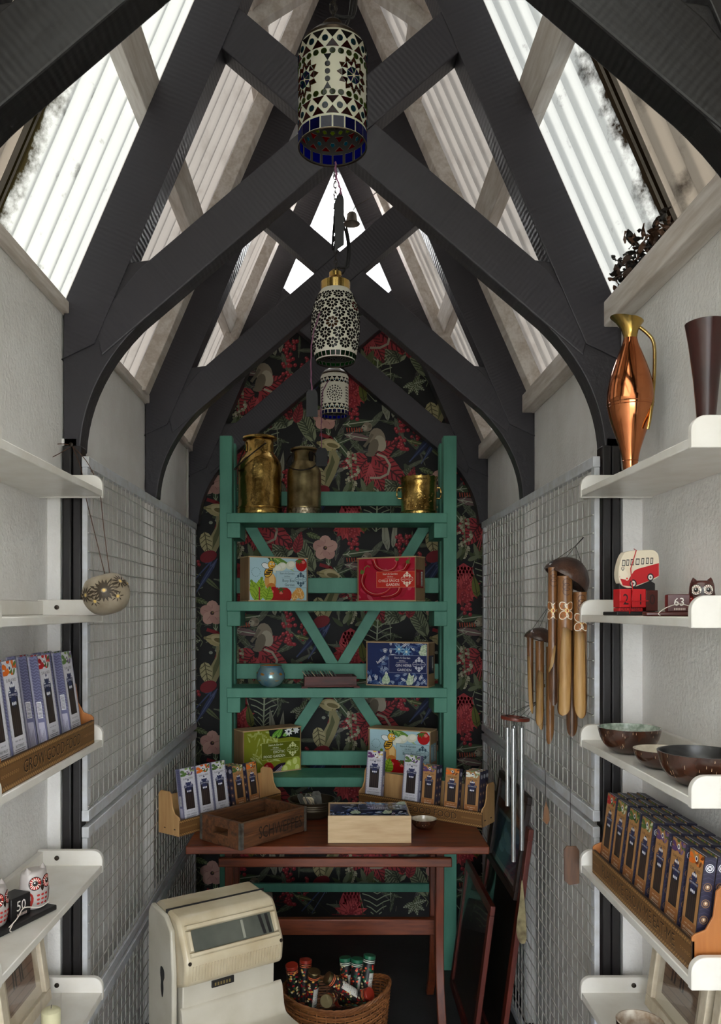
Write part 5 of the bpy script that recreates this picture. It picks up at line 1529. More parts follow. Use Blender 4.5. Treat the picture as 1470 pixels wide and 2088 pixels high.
# ---------------------------------------------------------------- bamboo and metal wind chimes
M['bamboo'] = wood('tan_bamboo', (140,94,48), (92,56,28), 0.4, 'Z', 6, .06, coat=.2)
M['bamboo_dark'] = wood('scorched_bamboo', (128,84,44), (72,42,22), 0.4, 'Z', 5, .06, coat=.2)
M['bamboo_in'] = wood('pale_bamboo_inside', (184,148,94), (156,116,66), 0.5, 'Z', 6, .05)
M['husk'] = mat('polished_coconut_husk', (70,42,28), 0.35, noise=(40,22,15), nscale=26, bump=.3, bscale=50, coat=.3)
M['thread'] = mat('dark_thread', (24,22,22), 0.8)
def bamboo(t, off, r, top, zcut, zb, front, mt, bands=True):
    """hollow tube whose lower end is cut to a long scoop opening towards angle `front`"""
    def low(a):
        d = 0.5+0.5*math.cos(a-front)
        return zb + (zcut-zb)*min(1, max(0, (d-.42)*2.4)) + .030*(1-max(0, (.42-d)/.42)) + .010*math.sin(a+front)
    m = MB()
    m.grid(lambda u, v: (off[0]+r*math.cos(-6.2832*u), off[1]+r*math.sin(-6.2832*u), off[2]+top+(low(-6.2832*u)-top)*v), 26, 12)
    o = m.build('tube', mt, t, ang=60)
    m = MB(); m.grid(lambda u, v: (off[0]+r*.86*math.cos(6.2832*u), off[1]+r*.86*math.sin(6.2832*u), off[2]+top+(low(6.2832*u)+.001-top)*v), 26, 12)
    m.build('tube_inside', M['bamboo_in'], o, ang=60)
    m = MB(); m.lathe([(r*.8, top-.008), (r*1.02, top-.006), (r*1.04, top-.003), (r*1.02, top), (r*.8, top)], 24, T(*off)); m.build('node_ring', mt, o)
    return o
def flower(t, off, r, z, a0, s=1.0):
    A = Art()
    for k in range(4):
        a = R(90*k+45)
        A.ell(.011*s*math.cos(a), .014*s*math.sin(a), .0105*s, .0085*s, (236,226,206), 14, a)
        A.ell(.011*s*math.cos(a), .014*s*math.sin(a), .0088*s, .0068*s, (158,92,40), 12, a)
    A.ell(0, 0, .0045*s, .0055*s, (230,200,120), 10); A.ell(0, 0, .003*s, .0035*s, (150,40,24), 8)
    A.build('painted_flower', M['print'], t, lambda u, v, hh: Vector((off[0]+(r+.0006+hh)*math.cos(a0+u/r), off[1]+(r+.0006+hh)*math.sin(a0+u/r), off[2]+z+v)))
def husk_dome(t, c, r, tilt, axis, mt='husk', h=.62):
    prof = [(r, 0), (r*.97, r*.22*h/.62), (r*.82, r*.52*h/.62), (r*.52, r*.82*h/.62), (r*.2, r*.97*h/.62), (0, r*h/.62)]
    P = [(q.x, q.z) for q in cr([(a, 0, b) for a, b in prof], 4)]
    Mx = T(*c) @ Matrix.Rotation(tilt, 4, axis)
    m = MB(); m.shell(P, 32, Mx); m.shell([(a*.93, b*.93) for a, b in P[::-1]], 32, Mx); m.shell([(r*.93, 0), (r, 0)], 32, Mx)
    m.build('coconut_dome', M[mt], t, ang=50)
# A: large chime; lengths below are measured at its own distance
YA = 2.225; sA = YA/F
ta = thing('bamboo_chime', 'large bamboo wind chime with painted flowers under a coconut dome', 'wind chime', (at(1158, 1243, YA).x, YA, H), group='wind chimes on the right mesh')
def lA(px, py, dy=0.0): return Vector(((px-1158)*sA, dy, (1243-py)*sA))
husk_dome(ta, tuple(lA(1152, 1183)), .066, R(33), 'Y')
tubesA = [(1121, 1158, 1330, 1378, 9, -.028, 'bamboo_dark', -40), (1142, 1176, 1300, 1460, 14.5, -.045, 'bamboo', -75), (1173, 1208, 1312, 1458, 13.5, -.040, 'bamboo', -110), (1188, 1222, 1370, 1432, 9, .012, 'bamboo_dark', -30), (1172, 1212, 1440, 1503, 11.5, .028, 'bamboo_dark', 90), (1135, 1190, 1400, 1440, 10, .030, 'bamboo_dark', 90)]
for px, pt, pc, pb_, rp, dy, mt, fr in tubesA:
    r_ = rp*sA; o_ = (((px-1158)*sA), dy, 0)
    tt = bamboo(ta, o_, r_, (1243-pt)*sA, (1243-pc)*sA, (1243-pb_)*sA, R(fr), M[mt])
    if pt < 1210 and dy < 0:
        flower(tt, o_, r_, (1243-(1245 if px < 1160 else 1268))*sA, R(-90 if px > 1130 else -100), 1.25)
        A = Art()
        for q in range(3): A.ring(0, -.012*q, .010, .0016, (70,36,18), 12, .3, 5.5)
        A.build('burnt_swirls', M['print'], tt, lambda u, v, hh, o_=o_, r_=r_, zz=(1243-pt)*sA: Vector((o_[0]+(r_+.0005+hh)*math.cos(R(-90)+u/r_), o_[1]+(r_+.0005+hh)*math.sin(R(-90)+u/r_), zz-.018+v)))
m = MB(); m.lathe([(0, -.006), (.009, -.005), (.009, .005), (0, .006)], 20, T(*lA(1159, 1303, -.005))); m.build('clapper', M['bamboo'], ta)
m = MB()
hook = Vector((XMR-.018-ta.location.x, .06, (1243-1092)*sA))
kn = lA(1178, 1112, .02)
m.tube([hook, kn], .0016, 5)
for px in (1118, 1140, 1172, 1190): m.tube([kn, lA(px, 1150 if px < 1150 else 1175, -.02)], .0008, 4)
for px, pt, *_r in tubesA: m.tube([lA(px, pt, _r[3]), lA(px+2, pt-26, _r[3]*.6)], .0008, 4)
m.tube([lA(1162, 1190), lA(1163, 1728)], .0009, 5)
m.build('thread', M['thread'], ta)
m = MB()
pl = [(-.021, -.016), (-.013, -.004), (.013, -.004), (.021, -.016), (.021, -.106), (-.006, -.112), (-.019, -.100)]
m.prism(pl, -.003, .003, M=T(*lA(1165, 1722)) @ Rz(R(-10))); m.build('wind_paddle', wood('dark_paddle_wood', (104,66,36), (62,36,20), .45, 'Z', 4, .1), ta, bevel=.001)
# B: smaller chime
YB2 = 2.60; sB = YB2/F
tb2 = thing('bamboo_chime', 'smaller plain bamboo wind chime hanging left of the painted one', 'wind chime', (at(1100, 1243, YB2).x, YB2, H), group='wind chimes on the right mesh')
def lB(px, py, dy=0.0): return Vector(((px-1100)*sB, dy, (1243-py)*sB))
husk_dome(tb2, tuple(lB(1101, 1306)), .052, R(14), 'Y', h=.5)
tubesB = [(1078, 1298, 1360, 1450, 6.5, -.02, 'bamboo_dark', 200), (1095, 1306, 1385, 1480, 8.5, -.034, 'bamboo', -80), (1104, 1312, 1395, 1486, 7.5, .02, 'bamboo_dark', -120), (1117, 1318, 1430, 1508, 8, -.028, 'bamboo', 60), (1126, 1314, 1420, 1490, 6.5, .005, 'bamboo', -20)]
for px, pt, pc, pb_, rp, dy, mt, fr in tubesB:
    bamboo(tb2, (((px-1100)*sB), dy, 0), rp*sB, (1243-pt)*sB, (1243-pc)*sB, (1243-pb_)*sB, R(fr), M[mt])
m = MB(); m.lathe([(0, -.006), (.010, -.005), (.010, .005), (0, .006)], 20, T(*lB(1105, 1398))); m.build('clapper', M['bamboo_in'], tb2)
m = MB(); hook = Vector((XMR-.018-tb2.location.x, .05, (1243-1235)*sB))
for px in (1080, 1095, 1112, 1122): m.tube([hook, lB(px, 1290)], .0008, 4)
for px, pt, *_r in tubesB: m.tube([lB(px, pt, _r[3]), lB(px, pt-16, _r[3]*.7)], .0008, 4)
m.tube([lB(1106, 1300), lB(1113, 1640)], .0009, 5); m.build('thread', M['thread'], tb2)
m = MB(); m.prism([(0, 0), (.010, -.030), (.012, -.060), (.004, -.075), (-.010, -.062), (-.006, -.03)], -.0025, .0025, M=T(*lB(1113, 1634)) @ Rz(R(-25))); m.build('wind_paddle', M['bamboo_dark'], tb2)
# C: metal chime
YC = 2.78; sC = YC/F
tc_ = thing('metal_chime', 'silver tube wind chime under a red wooden disc', 'wind chime', (at(1050, 1243, YC).x, YC, H), group='wind chimes on the right mesh')
def lC(px, py, dy=0.0): return Vector(((px-1050)*sC, dy, (1243-py)*sC))
m = MB(); m.lathe([(.030, 0), (.049, 0), (.050, .006), (.049, .011), (.030, .011), (.030, 0)], 36, T(*lC(1050, 1468)) @ Ry(R(5))); m.lathe([(0, .003), (.03, .003), (.03, .008), (0, .008)], 24, T(*lC(1050, 1468)) @ Ry(R(5)))
m.build('wooden_disc', wood('red_disc_wood', (116,46,26), (84,30,18), .4, 'X', 6, .05), tc_, bevel=.001)
M['chrome'] = mat('silver_tube', (196,198,200), .22, .9)
for px, pb_, dy in ((1032, 1640, -.02), (1042, 1750, -.036), (1052, 1690, .03), (1061, 1730, -.02), (1066, 1660, .015)):
    m = MB(); z0, z1 = (1243-pb_)*sC, (1243-1482)*sC
    m.shell([(.0078, z0), (.0078, z1)], 20, T((px-1050)*sC, dy, 0)); m.shell([(.0068, z1), (.0068, z0)], 20, T((px-1050)*sC, dy, 0)); m.shell([(.0068, z0), (.0078, z0)], 20, T((px-1050)*sC, dy, 0)); m.shell([(.0078, z1), (.0068, z1)], 20, T((px-1050)*sC, dy, 0))
    m.build('tube', M['chrome'], tc_)
m = MB(); hook = Vector((XMR-.018-tc_.location.x, .03, (1243-1432)*sC))
for px, dy in ((1026, 0), (1050, -.045), (1074, 0), (1050, .045)): m.tube([hook, lC(px, 1462, dy)], .0009, 4)
for px, dy in ((1032, -.02), (1042, -.036), (1052, .03), (1061, -.02), (1066, .015)): m.tube([lC(px, 1464, dy), lC(px, 1484, dy)], .0008, 4)
m.tube([lC(1052, 1466), lC(1064, 1800)], .0008, 4)
m.build('thread', M['thread'], tc_)
m = MB(); m.prism([(q.x, q.z) for q in cr([(0, 0, .01), (.008, 0, -.05), (.014, 0, -.13), (.014, 0, -.20), (-.008, 0, -.205), (-.018, 0, -.16), (-.008, 0, -.07)], 5, True)], -.003, .003, M=T(*lC(1064, 1800)) @ Rz(R(-20)))
m.build('feather_paddle', mat('pale_carved_wood', (150,138,100), .6, noise=(86,72,46), nscale=24), tc_)

# ---------------------------------------------------------------- copper jug and dark vase
ZT = ZS[0]+.018
sJ = 1.90/F
t = thing('copper_jug', 'tall polished copper jug with brass spout and long handle', 'jug', (at(1285, 900, 1.90).x, 1.90, ZT))
zJ = lambda py: (968-py)*sJ
prof = [(.017, 0), (.017, .004), (.0135, .007)]
cu = [(14, 955), (15.5, 938), (20, 915), (31, 880), (40, 852), (45.5, 824), (46, 806), (43, 780), (35, 750), (25, 722), (17, 702), (13.5, 688)]
P = [(q.x*sJ, zJ(q.z)) for q in cr([(r_, 0, z) for r_, z in cu], 5)]
m = MB(); m.lathe([(0, 0)]+prof+P, 48); m.f.pop(); m.c.pop(); m.m.pop(); m.build('body', M['copper'], t, ang=60)
for py in (822, 828, 938): 
    r_ = prof_r(P, zJ(py)); m = MB(); m.lathe([(r_, zJ(py)-.0012), (r_+.0008, zJ(py)), (r_, zJ(py)+.0012)], 48); m.build('groove_ring', M['copper'], t)
m = MB(); n = 40; v = []; fs = []; nk = [(13.4, 690), (13.8, 682), (16, 670), (21, 658), (26, 650)]
ins = [(24, 651), (14, 670), (11, 690)]
allp = nk+ins
for i in range(n):
    a = 2*math.pi*i/n
    for q, (r_, py) in enumerate(allp):
        rr = r_*sJ; z = zJ(py)
        lift = max(0, math.cos(a-math.pi))
        f = {0: 0, 1: 0, 2: .25, 3: .7, 4: 1.0, 5: 1.0, 6: .2, 7: 0}[q]
        rr *= 1 + .55*f*lift**2; z += f*(.009*lift**2 - .007*max(0, math.cos(a)))
        v.append((rr*math.cos(a), rr*math.sin(a), z))
k = len(allp)
for i in range(n):
    for q in range(k-1): fs.append((i*k+q, ((i+1) % n)*k+q, ((i+1) % n)*k+q+1, i*k+q+1))
m.add(v, fs); m.build('brass_spout', M['brass_hi'], t, ang=70)
m = MB(); hp = [((1303-1285)*sJ, 0, zJ(664)), ((1318-1285)*sJ, 0, zJ(676)), ((1330-1285)*sJ, 0, zJ(690)), ((1333-1285)*sJ, -.004, zJ(712)), ((1330-1285)*sJ, -.012, zJ(760)), ((1320-1285)*sJ, -.030, zJ(815)), ((1312-1285)*sJ, -.038, zJ(858)), ((1308-1285)*sJ, -.036, zJ(880))]
m.tube(cr(hp, 5), .0042, 10); m.build('handle', M['brass_hi'], t)
M['dark_vase'] = mat('dark_lacquered_wood', (44,16,12), .3, noise=(58,22,16), nscale=10, coat=.15)
t = thing('flared_vase', 'dark brown flared vase at the frame edge on the top right shelf', 'vase', (at(1440, 800, 1.60).x, 1.60, ZT))
m = MB(); m.lathe([(0, 0), (.019, 0), (.0175, .006), (.016, .03), (.018, .07), (.024, .14), (.0325, .21), (.0395, .252), (.0365, .252), (.029, .20), (.018, .12), (0, .05)], 44); m.build('vase_body', M['dark_vase'], t, ang=50)
m = MB(); m.lathe([(.0365, .2515), (.0395, .2515), (.0400, .2535), (.0380, .2545), (.0362, .2535)], 44); m.build('rim', M['dark_vase'], t)

# ---------------------------------------------------------------- carved bowl hanging from the left shelf
M['silver_husk'] = mat('silvered_coconut', (190,178,158), .4, .25, noise=(132,118,98), nscale=9, bump=.1, bscale=30)
M['glow_gold'] = mat('gilded_inside', (206,164,84), .35, .7)
cB = at(217, 1212, 2.02)
t = thing('carved_lantern', 'silvered coconut lantern with carved leaf pattern hanging by cords', 'lantern', tuple(cB), R(0))
Mx = Ry(R(-16))
pr = [(.0, -.050), (.026, -.048), (.046, -.034), (.058, -.008), (.056, .018), (.044, .040), (.034, .047)]
P = [(q.x, q.z) for q in cr([(a, 0, b) for a, b in pr], 5)]
m = MB(); m.shell(P, 44, Mx); m.build('shell', M['silver_husk'], t, ang=60)
m = MB(); m.shell([(a*.94, b*.94) for a, b in P[::-1]], 44, Mx); m.shell([(P[-1][0]*.94, P[-1][1]*.94), P[-1]], 44, Mx); m.build('inside', M['glow_gold'], t, ang=60)
A = Art()
for (cx, cy, n, L) in ((.0, .006, 17, .034), (.048, .020, 11, .020), (-.050, .008, 11, .022), (.074, .012, 9, .014), (-.078, .012, 9, .014), (.028, -.016, 7, .012), (-.028, -.014, 7, .012)):
    for k in range(n):
        a = 2*math.pi*k/n
        A.leaf(cx+.006*math.cos(a), cy+.005*math.sin(a), L*(.7 if abs(math.sin(a)) > .7 else 1), L*.22, a, (54,42,26))
    A.ell(cx, cy, .004, .004, (214,180,104), 8)
def mpl(u, v, hh):
    z = min(max(v, -.045), .046); r_ = prof_r(sorted(P, key=lambda q: q[1]), z)
    return Mx @ Vector(((r_+.0006+hh)*math.cos(R(-78)+u/.056), (r_+.0006+hh)*math.sin(R(-78)+u/.056), z))
A.build('carved_leaves', M['print'], t, mpl)
m = MB(); L0 = lambda px, py, Y: at(px, py, Y)-cB
m.tube(cr([L0(224, 1172, 2.03), L0(212, 1080, 2.06), L0(205, 1012, 2.125), L0(199, 985, 2.147), L0(176, 940, 2.17), L0(146, 908, 2.19)], 5), .0011, 5)
m.tube(cr([L0(214, 1172, 2.03), L0(190, 1075, 2.10), L0(173, 1005, 2.16), L0(165, 955, 2.18), L0(147, 908, 2.19)], 5), .0011, 5)
m.tube(cr([L0(146, 908, 2.19), L0(120, 905, 2.18), L0(90, 915, 2.15), L0(76, 930, 2.12), L0(86, 940, 2.12), L0(115, 928, 2.15), L0(146, 910, 2.19)], 6), .0011, 5)
m.build('cord', mat('brown_cord', (80,52,36), .9), t)
m = MB(); m.lathe([(.003, 0), (.003, .010), (.006, .011), (0, .013)], 10, T(*L0(147, 908, 2.19)) @ Rx(R(90))); m.build('nail', M['dark_iron'], t)
# ---------------------------------------------------------------- bus calendar
M['red_paint'] = mat('red_paint', (190,22,30), .4)
M['black_paint'] = mat('black_paint', (20,19,20), .45)
M['brown_paint'] = mat('oxblood_paint', (74,24,18), .35)
M['cotton'] = mat('white_cotton', (214,206,196), .9)
Z2 = ZS[1]+.018
sK = 1.93/F
t = thing('bus_calendar', 'red and white camper bus block calendar on its shelf', 'calendar', (at(1290, 1250, 1.93).x, 1.93, Z2), R(6))
bx = lambda px: (px-1290)*sK
bz = lambda py: (1255-py)*sK
m = MB(); m.box(bx(1238), bx(1340), -.045, .03, 0, .009); m.build('base_tray', M['black_paint'], t, bevel=.002)
m = MB(); m.prism([(bx(1238), .009), (bx(1296), .009), (bx(1300), .0100), (bx(1238), .0100)], -.045, -.041); m.build('tray_lip', M['black_paint'], t)
# back board: black hill and bus
hill = [(bx(1292), .009), (bx(1340), .009), (bx(1340), bz(1190)), (bx(1318), bz(1176)), (bx(1262), bz(1190)), (bx(1262), .009)]
m = MB(); m.prism(hill, .004, .024); m.build('back_board', M['black_paint'], t, bevel=.001)
bus = [(1262, 1188), (1259, 1170), (1262, 1150), (1270, 1130), (1282, 1124), (1325, 1121), (1338, 1124), (1345, 1134), (1346, 1160), (1344, 1176), (1322, 1186), (1290, 1198), (1274, 1198)]
m = MB(); m.prism([(q.x, q.z) for q in cr([(bx(a), 0, bz(b)) for a, b in bus], 4, True)], -.002, .022)
bo = m.build('bus_cutout', mat('cream_paint', (226,214,190), .4), t, bevel=.001)
A = Art()
A.poly([(1261,1176),(1270,1168),(1280,1182),(1292,1164),(1300,1160),(1345,1148),(1345,1174),(1322,1185),(1290,1196),(1268,1194)], (186,22,30))
A.poly([(1262,1164),(1272,1160),(1280,1172),(1272,1182),(1262,1180)], (232,222,200))
for (x0, x1, y) in ((1266, 1273, 1142), (1275, 1281, 1141), (1284, 1291, 1140), (1295, 1303, 1139), (1307, 1313, 1138), (1317, 1323, 1137), (1326, 1332, 1137)):
    A.poly([(x0, y+13), (x1, y+13), (x1+1, y), (x0+1, y)], (40,36,34)); A.poly([(x0+1.4, y+11), (x1-1.2, y+11), (x1-.4, y+2), (x0+2, y+2)], (206,200,184))
for (x, y, r_) in ((1290, 1190, 7.5), (1327, 1177, 7)): A.ell(x, y, r_, r_+1, (24,22,22), 16); A.ell(x, y, r_*.68, r_*.75, (226,222,212), 14); A.ell(x, y, r_*.3, r_*.3, (90,88,84), 10)
A.ell(1277, 1180, 4, 4, (236,226,206), 12); A.ell(1277, 1180, 2.2, 2.2, (200,60,40), 10); A.ell(1268, 1160, 3.4, 3.8, (60,60,60), 12); A.ell(1268, 1160, 2.6, 3, (226,216,196), 12)
A.stroke([(1265,1157),(1268,1164),(1271,1157)], .8, (60,60,60))
A.build('painted_bus', M['print'], bo, lambda u, v, hh: Vector((bx(u), -.002-hh, bz(v))), dl=.000004)
for k, (x0, x1, ch, c) in enumerate(((1246, 1271, '2', 'red_paint'), (1272, 1302, '1', 'red_paint'))):
    m = MB(); m.box(bx(x0), bx(x1)-.001, -.040, -.006, bz(1239), bz(1202)); o = m.build('number_cube', M[c], t, bevel=.0015)
    A = Art(); A.text(ch, 0, 0, 1, (24,16,16), 'c'); A.build('numeral', M['print'], o, lambda u, v, hh, x0=x0, x1=x1: Vector(((bx(x0)+bx(x1))/2+u*.030, -.0404, bz(1233)+v*.036)))
m = MB(); m.box(bx(1303), bx(1328), -.036, -.004, .010, bz(1204), ); o = m.build('number_cube', M['brown_paint'], t, bevel=.0015)
A = Art(); A.text('0', 0, 0, 1, (24,16,16), 'c'); A.build('numeral', M['print'], o, lambda u, v, hh: Vector(((bx(1303)+bx(1328))/2+u*.030, -.0364, bz(1233)+v*.036)))
m = MB(); m.box(bx(1244), bx(1294), -.041, -.012, .009, bz(1240)); o = m.build('month_block', M['red_paint'], t, bevel=.001)
A = Art(); A.text('DECEMBER', 0, 0, 1, (24,16,16), 'c'); A.build('lettering', M['print'], o, lambda u, v, hh: Vector(((bx(1244)+bx(1294))/2+u*.0105, -.0414, .0115+v*.011)))
m = MB(); m.tube([(bx(1264), -.046, .004), (bx(1272), -.043, bz(1205)), (bx(1284), -.004, bz(1160)), (bx(1296), -.004, bz(1122)), (bx(1297), .01, bz(1119))], .0012, 5)
m.tube([(bx(1244), -.042, bz(1227)), (bx(1300), -.042, bz(1226)), (bx(1338), -.01, bz(1224))], .0012, 5); m.build('red_cord', M['red_paint'], t)
# ---------------------------------------------------------------- owls
def owl_mesh(body, label, cat, loc, rz, tray, dark_block, nums, pair, group, eye_ring, scale=1.0, wing=(150,40,32)):
    t = thing('owl_calendar', label, cat, loc, rz, group)
    s = scale
    m = MB(); m.box(-.075*s, .075*s, -.034*s, .030*s, 0, .010*s); m.build('tray', M[tray], t, bevel=.003)
    m = MB(); m.box(-.026*s, .022*s, -.018*s, .020*s, .010*s, .050*s); b = m.build('number_block', M[dark_block], t, bevel=.0015)
    A = Art(); A.text(nums, 0, 0, 1, (226,220,212), 'c'); A.build('numeral', M['print'], b, lambda u, v, hh: Vector((-.002*s+u*.024*s, -.0184*s, .024*s+v*.026*s)))
    A = Art()
    for q in range(7): A.rect(-1+q*.3, -.8+q*.3, 0, .8, (190,170,160))
    A.build('small_lettering', M['print'], b, lambda u, v, hh: Vector((u*.012*s, -.0184*s, .014*s+v*.006*s)))
    for sx in pair:
        Mx = T(sx*.050*s, .0, .010*s) @ Rz(R(sx*-8))
        prof = [(0, 0), (.021, 0), (.027, .012), (.029, .030), (.027, .048), (.026, .060), (.021, .070), (.0, .072)]
        P = [(q.x*s, max(q.z, 0)*s) for q in cr([(a, 0, c_) for a, c_ in prof], 4)]
        P[0] = (0, 0); 
        m = MB(); m.lathe(P, 32, Mx, sy=.80)
        for e in (-1, 1): m.lathe([(.008*s, 0), (.006*s, .006*s), (0, .013*s)], 12, Mx @ T(e*.016*s, -.004*s, .066*s) @ Ry(R(12*e)))
        ow = m.build('owl', body, t, ang=60)
        A = Art()
        for e in (-1, 1):
            cx = e*.0125
            A.ell(cx, .050, .0125, .0125, eye_ring[0], 18); A.ell(cx, .050, .0112, .0112, eye_ring[1], 18)
            for q in range(14): A.stroke([(cx+.005*math.cos(q*.449), .050+.005*math.sin(q*.449)), (cx+.0105*math.cos(q*.449), .050+.0105*math.sin(q*.449))], .0012, eye_ring[2])
            A.ell(cx, .050, .005, .005, (16,14,14), 12); A.ell(cx-.001, .0515, .0014, .0014, (236,236,236), 8)
            A.leaf(e*.026, .036, .032, .018, R(-82), wing)
            for q in range(6): A.ell(e*(.0225+.004*(q % 2)), .030-.004*q, .0012, .0012, (240,226,210), 7)
        A.leaf(0, .046, .012, .006, R(-90), (40,26,20))
        for q in range(9):
            A.ell(-.011+.0075*(q % 3)+.0035, .028-.008*(q//3), .0028, .0022, eye_ring[1], 8)
        def mp(u, v, hh):
            z = v*s; r_ = prof_r(sorted(P, key=lambda q: q[1]), z); a = R(-90)+u*s/(.026*s)
            return Mx @ Vector(((r_+.0007+hh)*math.cos(a), (r_*.80+.0007+hh)*math.sin(a), z))
        A.build('painted_face', M['print_gloss'], ow, mp)
    m = MB(); m.tube(cr([(-.05*s, -.030*s, .006*s), (-.03*s, -.035*s, .020*s), (0, -.024*s, .028*s), (.03*s, -.032*s, .020*s), (.05*s, -.035*s, .024*s)], 5), .0010*s, 5)
    m.tube(cr([(-.04*s, -.035*s, .014*s), (-.048*s, -.036*s, .006*s), (-.044*s, -.036*s, .002*s)], 4), .0010*s, 5); m.build('tie_string', M['cotton'], t)
    return t
M['grey_owl'] = mat('pearl_grey_paint', (176,168,164), .35)
M['brown_owl'] = mat('brown_owl_paint', (66,24,18), .3, coat=.3)
owl_mesh(M['brown_owl'], 'small brown owl block calendar reading 63 beside the bus calendar', 'calendar', (at(1383, 1255, 1.70).x, 1.70, Z2), R(-14), 'brown_paint', 'brown_paint', '63', (1,), 'owl calendars', ((20,16,14), (232,224,212), (90,30,24)), .92)
owl_mesh(M['grey_owl'], 'pair of grey owls with red ringed eyes on a black calendar tray', 'calendar', (-.695, 1.745, ZS[3]+.018), R(68), 'black_paint', 'black_paint', '50', (-1, 1), 'owl calendars', ((20,16,14), (170,40,36), (240,226,214)), 1.18)

# ---------------------------------------------------------------- framed pictures, candle, ornament on the lowest shelves
M['frame_cream'] = wood('cream_frame_wood', (214,202,180), (196,182,158), .45, 'Y', 3, .05)
def pane(name='picture_glass'):
    m = bpy.data.materials.new(name); m.use_nodes = True
    nt = m.node_tree; b = nt.nodes['Principled BSDF']
    tr = nt.nodes.new('ShaderNodeBsdfTransparent'); gl = nt.nodes.new('ShaderNodeBsdfGlossy'); gl.inputs[1].default_value = .03
    lw = nt.nodes.new('ShaderNodeLayerWeight'); lw.inputs[0].default_value = .5
    fp = nt.nodes.new('ShaderNodeMath'); fp.operation = 'POWER'; fp.inputs[1].default_value = 4.0; nt.links.new(lw.outputs['Facing'], fp.inputs[0])
    fr = nt.nodes.new('ShaderNodeMath'); fr.operation = 'MULTIPLY_ADD'; fr.inputs[1].default_value = .35; fr.inputs[2].default_value = .03; nt.links.new(fp.outputs[0], fr.inputs[0])
    mx = nt.nodes.new('ShaderNodeMixShader'); nt.nodes.remove(b)
    nt.links.new(fr.outputs[0], mx.inputs[0]); nt.links.new(tr.outputs[0], mx.inputs[1]); nt.links.new(gl.outputs[0], mx.inputs[2]); nt.links.new(mx.outputs[0], nt.nodes['Material Output'].inputs[0])
    return m
M['pane'] = pane()
def picture(label, loc, rz, w, h, art, tilt=6, mat_col=(206,194,170), fr='frame_cream', fw=.03, mount=.03):
    t = thing('framed_picture', label, 'picture', loc, 0); t.rotation_euler = (-R(tilt), 0, rz)
    for (x0, x1, z0, z1) in ((-w/2, w/2, 0, fw), (-w/2, w/2, h-fw, h), (-w/2, -w/2+fw, fw, h-fw), (w/2-fw, w/2, fw, h-fw)):
        m = MB(); m.box(x0, x1, 0, .018, z0, z1); m.build('frame_side', M[fr], t, bevel=.002)
    A = Art((0, w-2*fw, 0, h-2*fw)); A.rect(0, w, 0, h, mat_col); art(A, mount, w-2*fw-mount, mount, h-2*fw-mount)
    A.build('print', M['print'], t, lambda u, v, hh: Vector((-w/2+fw+u, .012-hh, fw+v)))
    m = MB(); m.box(-w/2+fw, w/2-fw, .004, .0055, fw, h-fw); m.build('glass_pane', M['pane'], t)
    m = MB(); m.box(-w/2+.005, w/2-.005, .013, .0175, .005, h-.005); m.build('backing', M['burnt_edge'], t)
    return t
def animal(A, x0, x1, y0, y1, bg, stripe, body, horns=True):
    A.rect(x0, x1, y0, y1, bg)
    for k in range(9): A.rect(x0, x1, y0+(y1-y0)*(k+.3)/9, y0+(y1-y0)*(k+.45)/9, stripe)
    c = Art((x0, x1, y0, y1)); w, h = x1-x0, y1-y0; cx, cy = x0+w*.42, y0+h*.58
    c.ell(cx, cy, w*.22, h*.12, body, 14)
    for dx in (-.16, -.08, .08, .15): c.stroke([(cx+dx*w, cy), (cx+dx*w*1.1, cy-h*.30)], w*.05, body)
    c.stroke([(cx+w*.16, cy+h*.05), (cx+w*.30, cy+h*.20)], w*.11, body); c.ell(cx+w*.34, cy+h*.21, w*.08, h*.045, body, 10, -.5)
    if horns:
        for dx in (0, .05): c.stroke([(cx+w*(.31+dx), cy+h*.22), (cx+w*(.28+dx), cy+h*.30), (cx+w*(.34+dx), cy+h*.38)], w*.025, body)
    A.s += [(p, cc, l+A.l) for p, cc, l in c.s]; A.l += c.l
ZL = ZS[4]+.018
picture('cream framed picture of a dark antelope on the lowest right shelf', (.795, 1.915, ZL), R(-90), .30, .305, lambda A, *b: animal(A, *b, (120,98,78), (98,78,62), (40,26,20)), 8)
picture('cream framed picture at the frame edge, lowest right shelf', (.795, 1.585, ZL), R(-90), .30, .305, lambda A, *b: animal(A, *b, (110,76,62), (84,54,46), (62,40,34), False), 8)
picture('framed picture of dark animal legs on the lowest left shelf', (-.735, 1.955, ZL), R(90), .28, .305, lambda A, *b: animal(A, *b, (128,100,82), (100,76,62), (38,24,18), False), 8, (206,190,164))
# candle glass
def clear_glass(name):
    m, nt, b = nmat(name); b.inputs['Transmission Weight'].default_value = 1.0; b.inputs['Roughness'].default_value = 0.02; b.inputs['IOR'].default_value = 1.3
    b.inputs['Base Color'].default_value = (.95,.97,.94,1); return m
M['clear'] = clear_glass('clear_glass')
cx = at(104, 2085, 1.95)
t = thing('candle_glass', 'clear glass tumbler holding a pale cream candle on low shelf', 'candle', (cx.x, 1.95, ZL))
m = MB(); m.lathe([(0, 0), (.023, 0), (.0245, .003), (.0250, .078), (.0236, .078), (.0231, .004), (0, .004)], 32); m.build('glass_cup', M['pane'], t)
M['wax'] = mat('cream_wax', (222,216,176), .5)
m = MB(); m.lathe([(0, .0045), (.0226, .0045), (.0228, .040), (.018, .044), (.008, .046), (0, .045)], 32); m.build('candle_wax', M['wax'], t)
m = MB(); m.tube([(0, 0, .044), (.001, 0, .054)], .0008, 5); m.build('wick', M['black_paint'], t)
t = thing('star_ornament', 'small black star shaped ornament at the bottom left edge', 'ornament', (at(54, 2085, 1.86).x, 1.86, ZL))
m = MB()
for k in range(6):
    a = 2*math.pi*k/6; m.lathe([(.007, 0), (.006, .012), (0, .030)], 8, T(0, 0, .020) @ Rz(a) @ Ry(R(75)))
